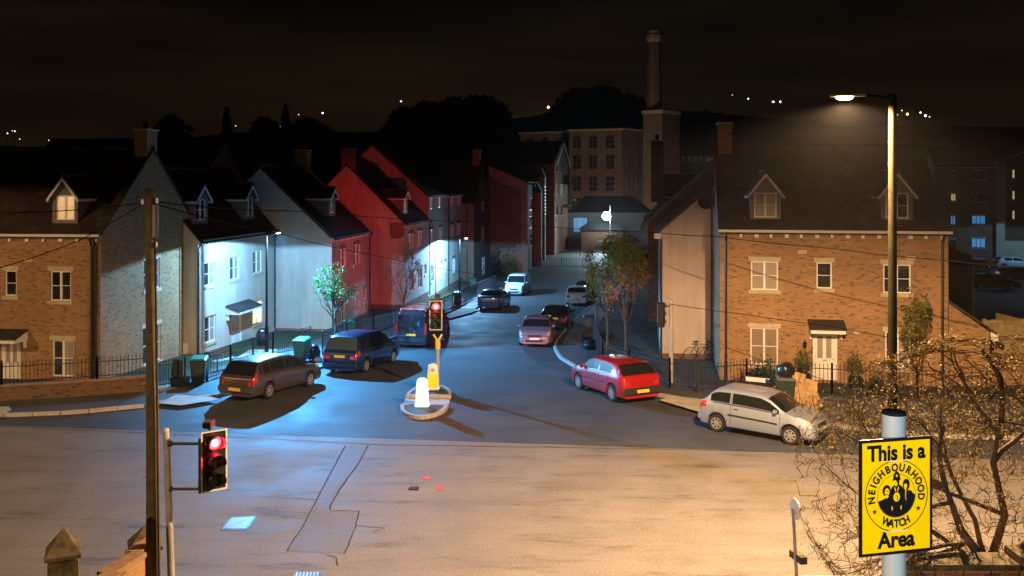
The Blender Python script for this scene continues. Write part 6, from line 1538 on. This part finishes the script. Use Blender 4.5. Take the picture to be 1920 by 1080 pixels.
shape(ell(-.058,.030,.024,.030), .0027, nm='hair'); shape(ell(-.056,.024,.014,.019), .0030, 'sg_y', 'face'); shape([(-.066,.030),(-.046,.030),(-.046,.027),(-.066,.027)], .0034, nm='face_shadow'); shape([(-.062,.013),(-.050,.013),(-.052,.009),(-.060,.009)], .0034, nm='face_shadow')
shape([(-.070,-.002),(-.058,-.010),(-.046,-.002),(-.050,.008),(-.064,.008)], .0030, 'sg_y', 'neck')
shape(ell(.056,.054,.021,.030), .0027, nm='hair'); shape([(.042,.056),(.056,.060),(.062,.052),(.060,.034),(.052,.026),(.044,.034)], .0030, 'sg_y', 'face'); shape([(.050,.026),(.058,.026),(.056,-.030),(.050,-.012)], .0030, 'sg_y', 'shirt'); shape([(.053,.022),(.056,.022),(.056,-.020),(.053,-.010)], .0034, nm='tie')
shape(ell(0,-.006,.019,.024), .0030, 'sg_y', 'child_hair'); shape(ell(.001,-.010,.008,.013), .0034, nm='face_shadow'); shape(ell(-.002,-.010,.005,.010), .0038, 'sg_y', 'face')
shape([(-.030,-.052),(-.026,-.050),(-.022,-.066),(-.028,-.076)], .0030, 'sg_y', 'hand'); shape([(.030,-.052),(.026,-.050),(.022,-.066),(.028,-.076)], .0030, 'sg_y', 'hand')
shape([(-.012,.048),(-.003,.030),(-.006,.020),(-.014,.040)], .0030, 'sg_y', 'lapel'); shape([(.012,.048),(.003,.030),(.006,.020),(.014,.040)], .0030, 'sg_y', 'lapel')
for z in (.182, -.178):
    m = MB().tube([SPt(-.065, z, .003), SPt(.065, z+.0, .003)], .003, 6); m.tube([SPt(-.065, z, .003), SPt(-.065, z, -.06)], .003, 6); m.tube([SPt(.065, z, .003), SPt(.065, z, -.06)], .003, 6); m.build('cable_tie', M['upvc'], sg)
# unseen lamp added behind the viewpoint to brighten the yellow sign
wl = Vector((.9, -.9, 8.9)); t = thing('sign_fill_lamp', 'added unseen lamp behind the viewpoint that brightens the yellow sign', 'lamp', wl)
m = MB(); m.rbox(wl, (.16, .12, .2), .03); m.build('housing', M['upvc'], t); m = MB(); m.rbox(wl+Vector((.0,.075,-.02)), (.11, .03, .13), .01); m.build('lens', M['lamp_cool'], t)
lamp_light('lamp_beam', wl+Vector((0,.12,0)), POW['wall'], (.80,.92,1.0), t, angle=24, direction=(sc-wl), blend=.5, radius=.05)

# ---------------------------------------------------------------- small edge-on sign, gate pillars, wall with stepped coping
Y = 16.6; x = X_(1497, Y); t = thing('small_sign', 'small road sign seen edge on at the near kerb, left of the bare tree', 'sign', (x, Y, .1))
m = MB().tube([(X_(1499, Y), Y, 0), (X_(1487, Y), Y, Z_(955, Y))], .03, 10); m.build('pole', M['steel'], t)
m = MB(); c = Vector((X_(1489, Y), Y-.04, Z_(953, Y))); e = Vector((.25, -.97, 0)).normalized(); n_ = 16
m.poly([c+e*(.17*math.cos(2*math.pi*k/n_))+UP*(.19*math.sin(2*math.pi*k/n_)) for k in range(n_)], Vector((.97,.25,0))*.02); m.build('plate', M['upvc'], t)
m = MB(); c = Vector((X_(1497, Y), Y, Z_(1043, Y))); m.obox(c-e*.20-UP*.08+Vector((-.06,0,0)), e*.4, Vector((.12,.03,0)), UP*.13); m.build('bracket', M['moss'], t)
def pillar(label, px, Y, ztop, w=.38, capw=.56):
    x = X_(px, Y); t = thing('gate_pillar', label, 'pillar', (x, Y, .1), group='stone gate pillars'); a = R(24); ca, sa = math.cos(a), math.sin(a)
    def q(hw, z): return [Vector((x+(i*ca-j*sa)*hw, Y+(i*sa+j*ca)*hw, z)) for i, j in ((-1,-1),(1,-1),(1,1),(-1,1))]
    z = 0.0; h = (ztop-.42)/5
    for k in range(5):
        w_ = w/2*(1-.01*k)+random.uniform(-.008, .008); MB().add(q(w_, z)+q(w_, z+h-.012), [(3,2,1,0),(4,5,6,7),(0,1,5,4),(1,2,6,5),(2,3,7,6),(3,0,4,7)]).build('stone_block', M['moss'], t); z += h
    m = MB(); m.add(q(capw/2, ztop-.40)+q(capw/2+.01, ztop-.34)+[Vector((x, Y, ztop))], [(3,2,1,0),(0,1,5,4),(1,2,6,5),(2,3,7,6),(3,0,4,7),(4,5,8),(5,6,8),(6,7,8),(7,4,8)]); m.build('pyramid_cap', M['moss'], t)
pillar('old stone gate pillar with pyramid cap, bottom left corner', 119, 13.2, Z_(989, 13.2), .40, .46)
pillar('old stone gate pillar with pyramid cap half behind the telegraph pole', 272, 16.4, Z_(984, 16.4), .44, .56)
t = thing('boundary_wall', 'brick boundary wall with stepped pale coping in the bottom left corner', 'wall', (-7.0, 14, 0))
for k, (px, py) in enumerate(((168,1092),(184,1074),(202,1063),(222,1052),(236,1034),(250,1024))):
    Y = 13.6+k*.42; x = X_(px, Y); z = Z_(py, Y); d = Vector((.10, .42, 0)); nn = Vector((.42, -.10, 0)).normalized()*.24
    MB().obox(Vector((x, Y, 0)), d*.95, nn*.86, UP*(z-.07)).build('wall', M['brick'], t)
    MB().obox(Vector((x, Y, z-.066))-nn*.1, d*.90, nn*1.15, UP*.08).build('coping_stone', M['coping'], t)
m = MB(); t = thing('low_wall', 'dark old stone wall left of the gate pillar at the bottom edge', 'wall', (-9, 14, 0))
for k in range(6): x = X_(-10+k*18, 13.6); MB().rbox((x, 13.6, .85+random.uniform(-.04,.04)), (.15+random.uniform(-.02,.01), .3, 1.75), .03).build('stone', M['moss'], t)
# brick wall under the bare tree, bottom right
t = thing('low_wall', 'dark brick wall under the bare tree at the bottom right corner', 'wall', (6, 10, 0))
Y = 10.4
for k in range(9): x = 4.55+k*.32; zt = Z_(1068-(k>3)*14, Y); MB().box((x, Y, 0), (x+.30, Y+.28, zt)).build('wall', M['brick_red'], t) ; MB().box((x-.01, Y-.04, zt+.003), (x+.305, Y+.32, zt+.07)).build('coping_stone', M['moss'], t)

# ---------------------------------------------------------------- far hillside: trees and lamps
def conifer(label, px, Y, ytop, w, cat='tree', round_=False):
    x = X_(px, Y); zb = hill(x, Y); zt = Z_(ytop, Y); b = Vector((x, Y, zb)); t = thing('hillside_tree', label, cat, b, group='trees on the far hillside')
    MB().tube([b, b+UP*(zt-zb)*.9], [w*.06, .05], 5).build('trunk', M['trunk'], t); L = []
    for k in range(900):
        s = random.random(); rr = (1-s)**.8 if not round_ else math.sqrt(max(0, 1-(2*s-1)**2)); a = random.random()*6.283; q = w*.5*rr*math.sqrt(random.random())*(1+.25*math.sin(a*3+s*9))
        L.append(b+Vector((q*math.cos(a), q*math.sin(a), (zt-zb)*(.12+.88*s))))
    leaves_obj('leaves', L, w*.10, 'leaf_dark', t)
for i, (px, Y, yt, w, rd) in enumerate(((322,300,218,14,1),(425,310,202,9,0),(535,330,198,10,0),(497,340,222,16,1),(575,350,225,20,1),(800,380,196,24,1),(900,420,184,30,1),(850,400,188,26,1),(1085,400,172,30,1),(1130,420,164,26,1),(760,360,205,20,1),(1320,420,215,26,1),(1180,430,180,20,1))):
    conifer(('round dark tree above the left chimney','slim dark conifer between the left roofs','dark conifer beside the orange hillside lamp','broad dark tree left of the orange hillside lamps','broad dark tree right of the orange lamps','dark tree mass in the middle distance, left part','dark tree on the hill above the white lights','dark rounded tree between two tree masses','dark tree behind the mill roof, left one','tall dark tree behind the mill roof, nearest the stack','low dark tree above the red lit roofs','dark tree left of the street lamp glow','dark tree just left of the mill stack')[i], px, Y, yt, w, round_=bool(rd))
M['far_orange'] = mat('far_orange_lamp', (1,.5,.1), .5, emit=(1,.36,.05), es=30); M['far_white'] = mat('far_white_lamp', (1,1,1), .5, emit=(.8,.9,1), es=14); M['far_dim'] = mat('far_dim_lamp', (1,.8,.6), .5, emit=(1,.7,.4), es=3)
FL = [(493,241,'o',1.0),(511,233,'o',.8),(605,212,'w',.8),(442,236,'d',.6),(560,215,'d',.6),(525,238,'d',.5),(752,190,'d',1.0),(878,203,'o',.8),(925,198,'w',.8),(935,198,'w',.8),(798,213,'d',.6),(792,213,'d',.5),(742,213,'d',.5),(1028,201,'o',1.2),
      (1156,211,'w',.8),(1403,185,'w',.6),(1373,178,'d',.5),(1450,191,'w',.9),(1463,191,'w',.9),(1701,214,'o',1.1),(1691,207,'d',.7),(1683,215,'d',.6),(1735,217,'w',1.1),(1726,211,'w',.7),(1743,219,'d',.7),(100,263,'o',.9),(92,263,'d',.6),(14,250,'d',.8),(28,246,'d',.8),(37,261,'d',.6),(292,252,'w',.6),(23,245,'d',.5)]
LB = ['orange lamp on the hillside left of the broad dark tree','smaller orange lamp up and right of the first, between conifers','white lamp on the hillside right of the conifers','faint lamp just right of the slim conifer','faint lamp beside the brightest white one above the cream roofs','tiny faint lamp just right of the orange pair','faint glow high above the red lit gable',
'orange lamp on the hillside above the far brick chimney','left white lamp of the close pair left of the mill','right white lamp of the close pair left of the mill','right one of two faint lamps over the tall rendered house','middle faint lamp over the tall rendered house','leftmost faint lamp over the tall rendered house','large orange lamp lighting the hill above the mill roof',
'white lamp just left of the mill chimney stack','small white lamp right of the mill stack, on its own','faint lamp nearest the mill stack on its right','left white lamp of the pair between mill stack and street lamp','right white lamp of the pair between mill stack and street lamp','orange lamp behind the tall street lamp post','faint lamp above the orange one by the street lamp post','faint lamp touching the street lamp post on its right',
'brightest white lamp right of the street lamp post','upper white lamp right of the street lamp post','lowest faint lamp right of the street lamp post','orange lamp low at the far left horizon','faint lamp beside the low orange lamp at the far left','faint lamp nearest the left edge of the picture','highest faint lamp at the far left','lowest faint lamp at the far left','white lamp just right of the tall left chimney','faint lamp in the middle of the far left cluster']
where = {'o': 'orange', 'w': 'white', 'd': 'faint'}
for i, (px, py, c, s) in enumerate(FL):
    Y = 245.0; k = (HY-py)/F; x = 0                       # stand it on the hillside where the line of sight meets it
    while Y < 1150 and hill(X_(px, Y), Y)+3.2 < H+k*Y: Y += 4
    x = X_(px, Y); zb = hill(x, Y); zz = H+k*Y
    third = 'far left' if px < 350 else 'left' if px < 700 else 'middle' if px < 1170 else 'right' if px < 1600 else 'far right'
    t = thing('distant_lamp', 'distant '+LB[i], 'lamp', (x, Y, zb), group='lamps on the far hillside')
    MB().tube([(x, Y+.3, zb), (x, Y+.3, max(zz, zb+.5))], .08*Y/400, 5).build('pole', M['black_metal'], t)
    r_ = s*.55*Y/600; MB().lathe((x, Y, zz), [(.02,-r_),(r_*.8,-r_*.6),(r_,0),(r_*.8,r_*.6),(.02,r_)], 8).build('bulb', M[{'o':'far_orange','w':'far_white','d':'far_dim'}[c]], t)
    if c == 'o':
        l = bpy.data.lights.new('bulb_light', 'POINT'); l.energy = 900*(Y/400)**1.0; l.color = (1,.4,.08); l.shadow_soft_size = .5; lo = bpy.data.objects.new('bulb_light', l); COL.objects.link(lo); lo.parent = t; lo.location = (0, -1.5, zz-zb-.3)
# ---------------------------------------------------------------- damp night air
HAZE = True
if HAZE:
    hz = MB().box((-1200, -70, -5), (1200, 1400, 150)).build('haze', mat('night_air'), None); tag(hz, kind='stuff')
    mt = hz.data.materials[0]; n = mt.node_tree; n.nodes.clear(); o = n.nodes.new('ShaderNodeOutputMaterial'); v = n.nodes.new('ShaderNodeVolumePrincipled')
    v.inputs['Color'].default_value = (.85,.86,.9,1); v.inputs['Density'].default_value = .00013; v.inputs['Anisotropy'].default_value = .55
    n.links.new(v.outputs[0], o.inputs['Volume'])
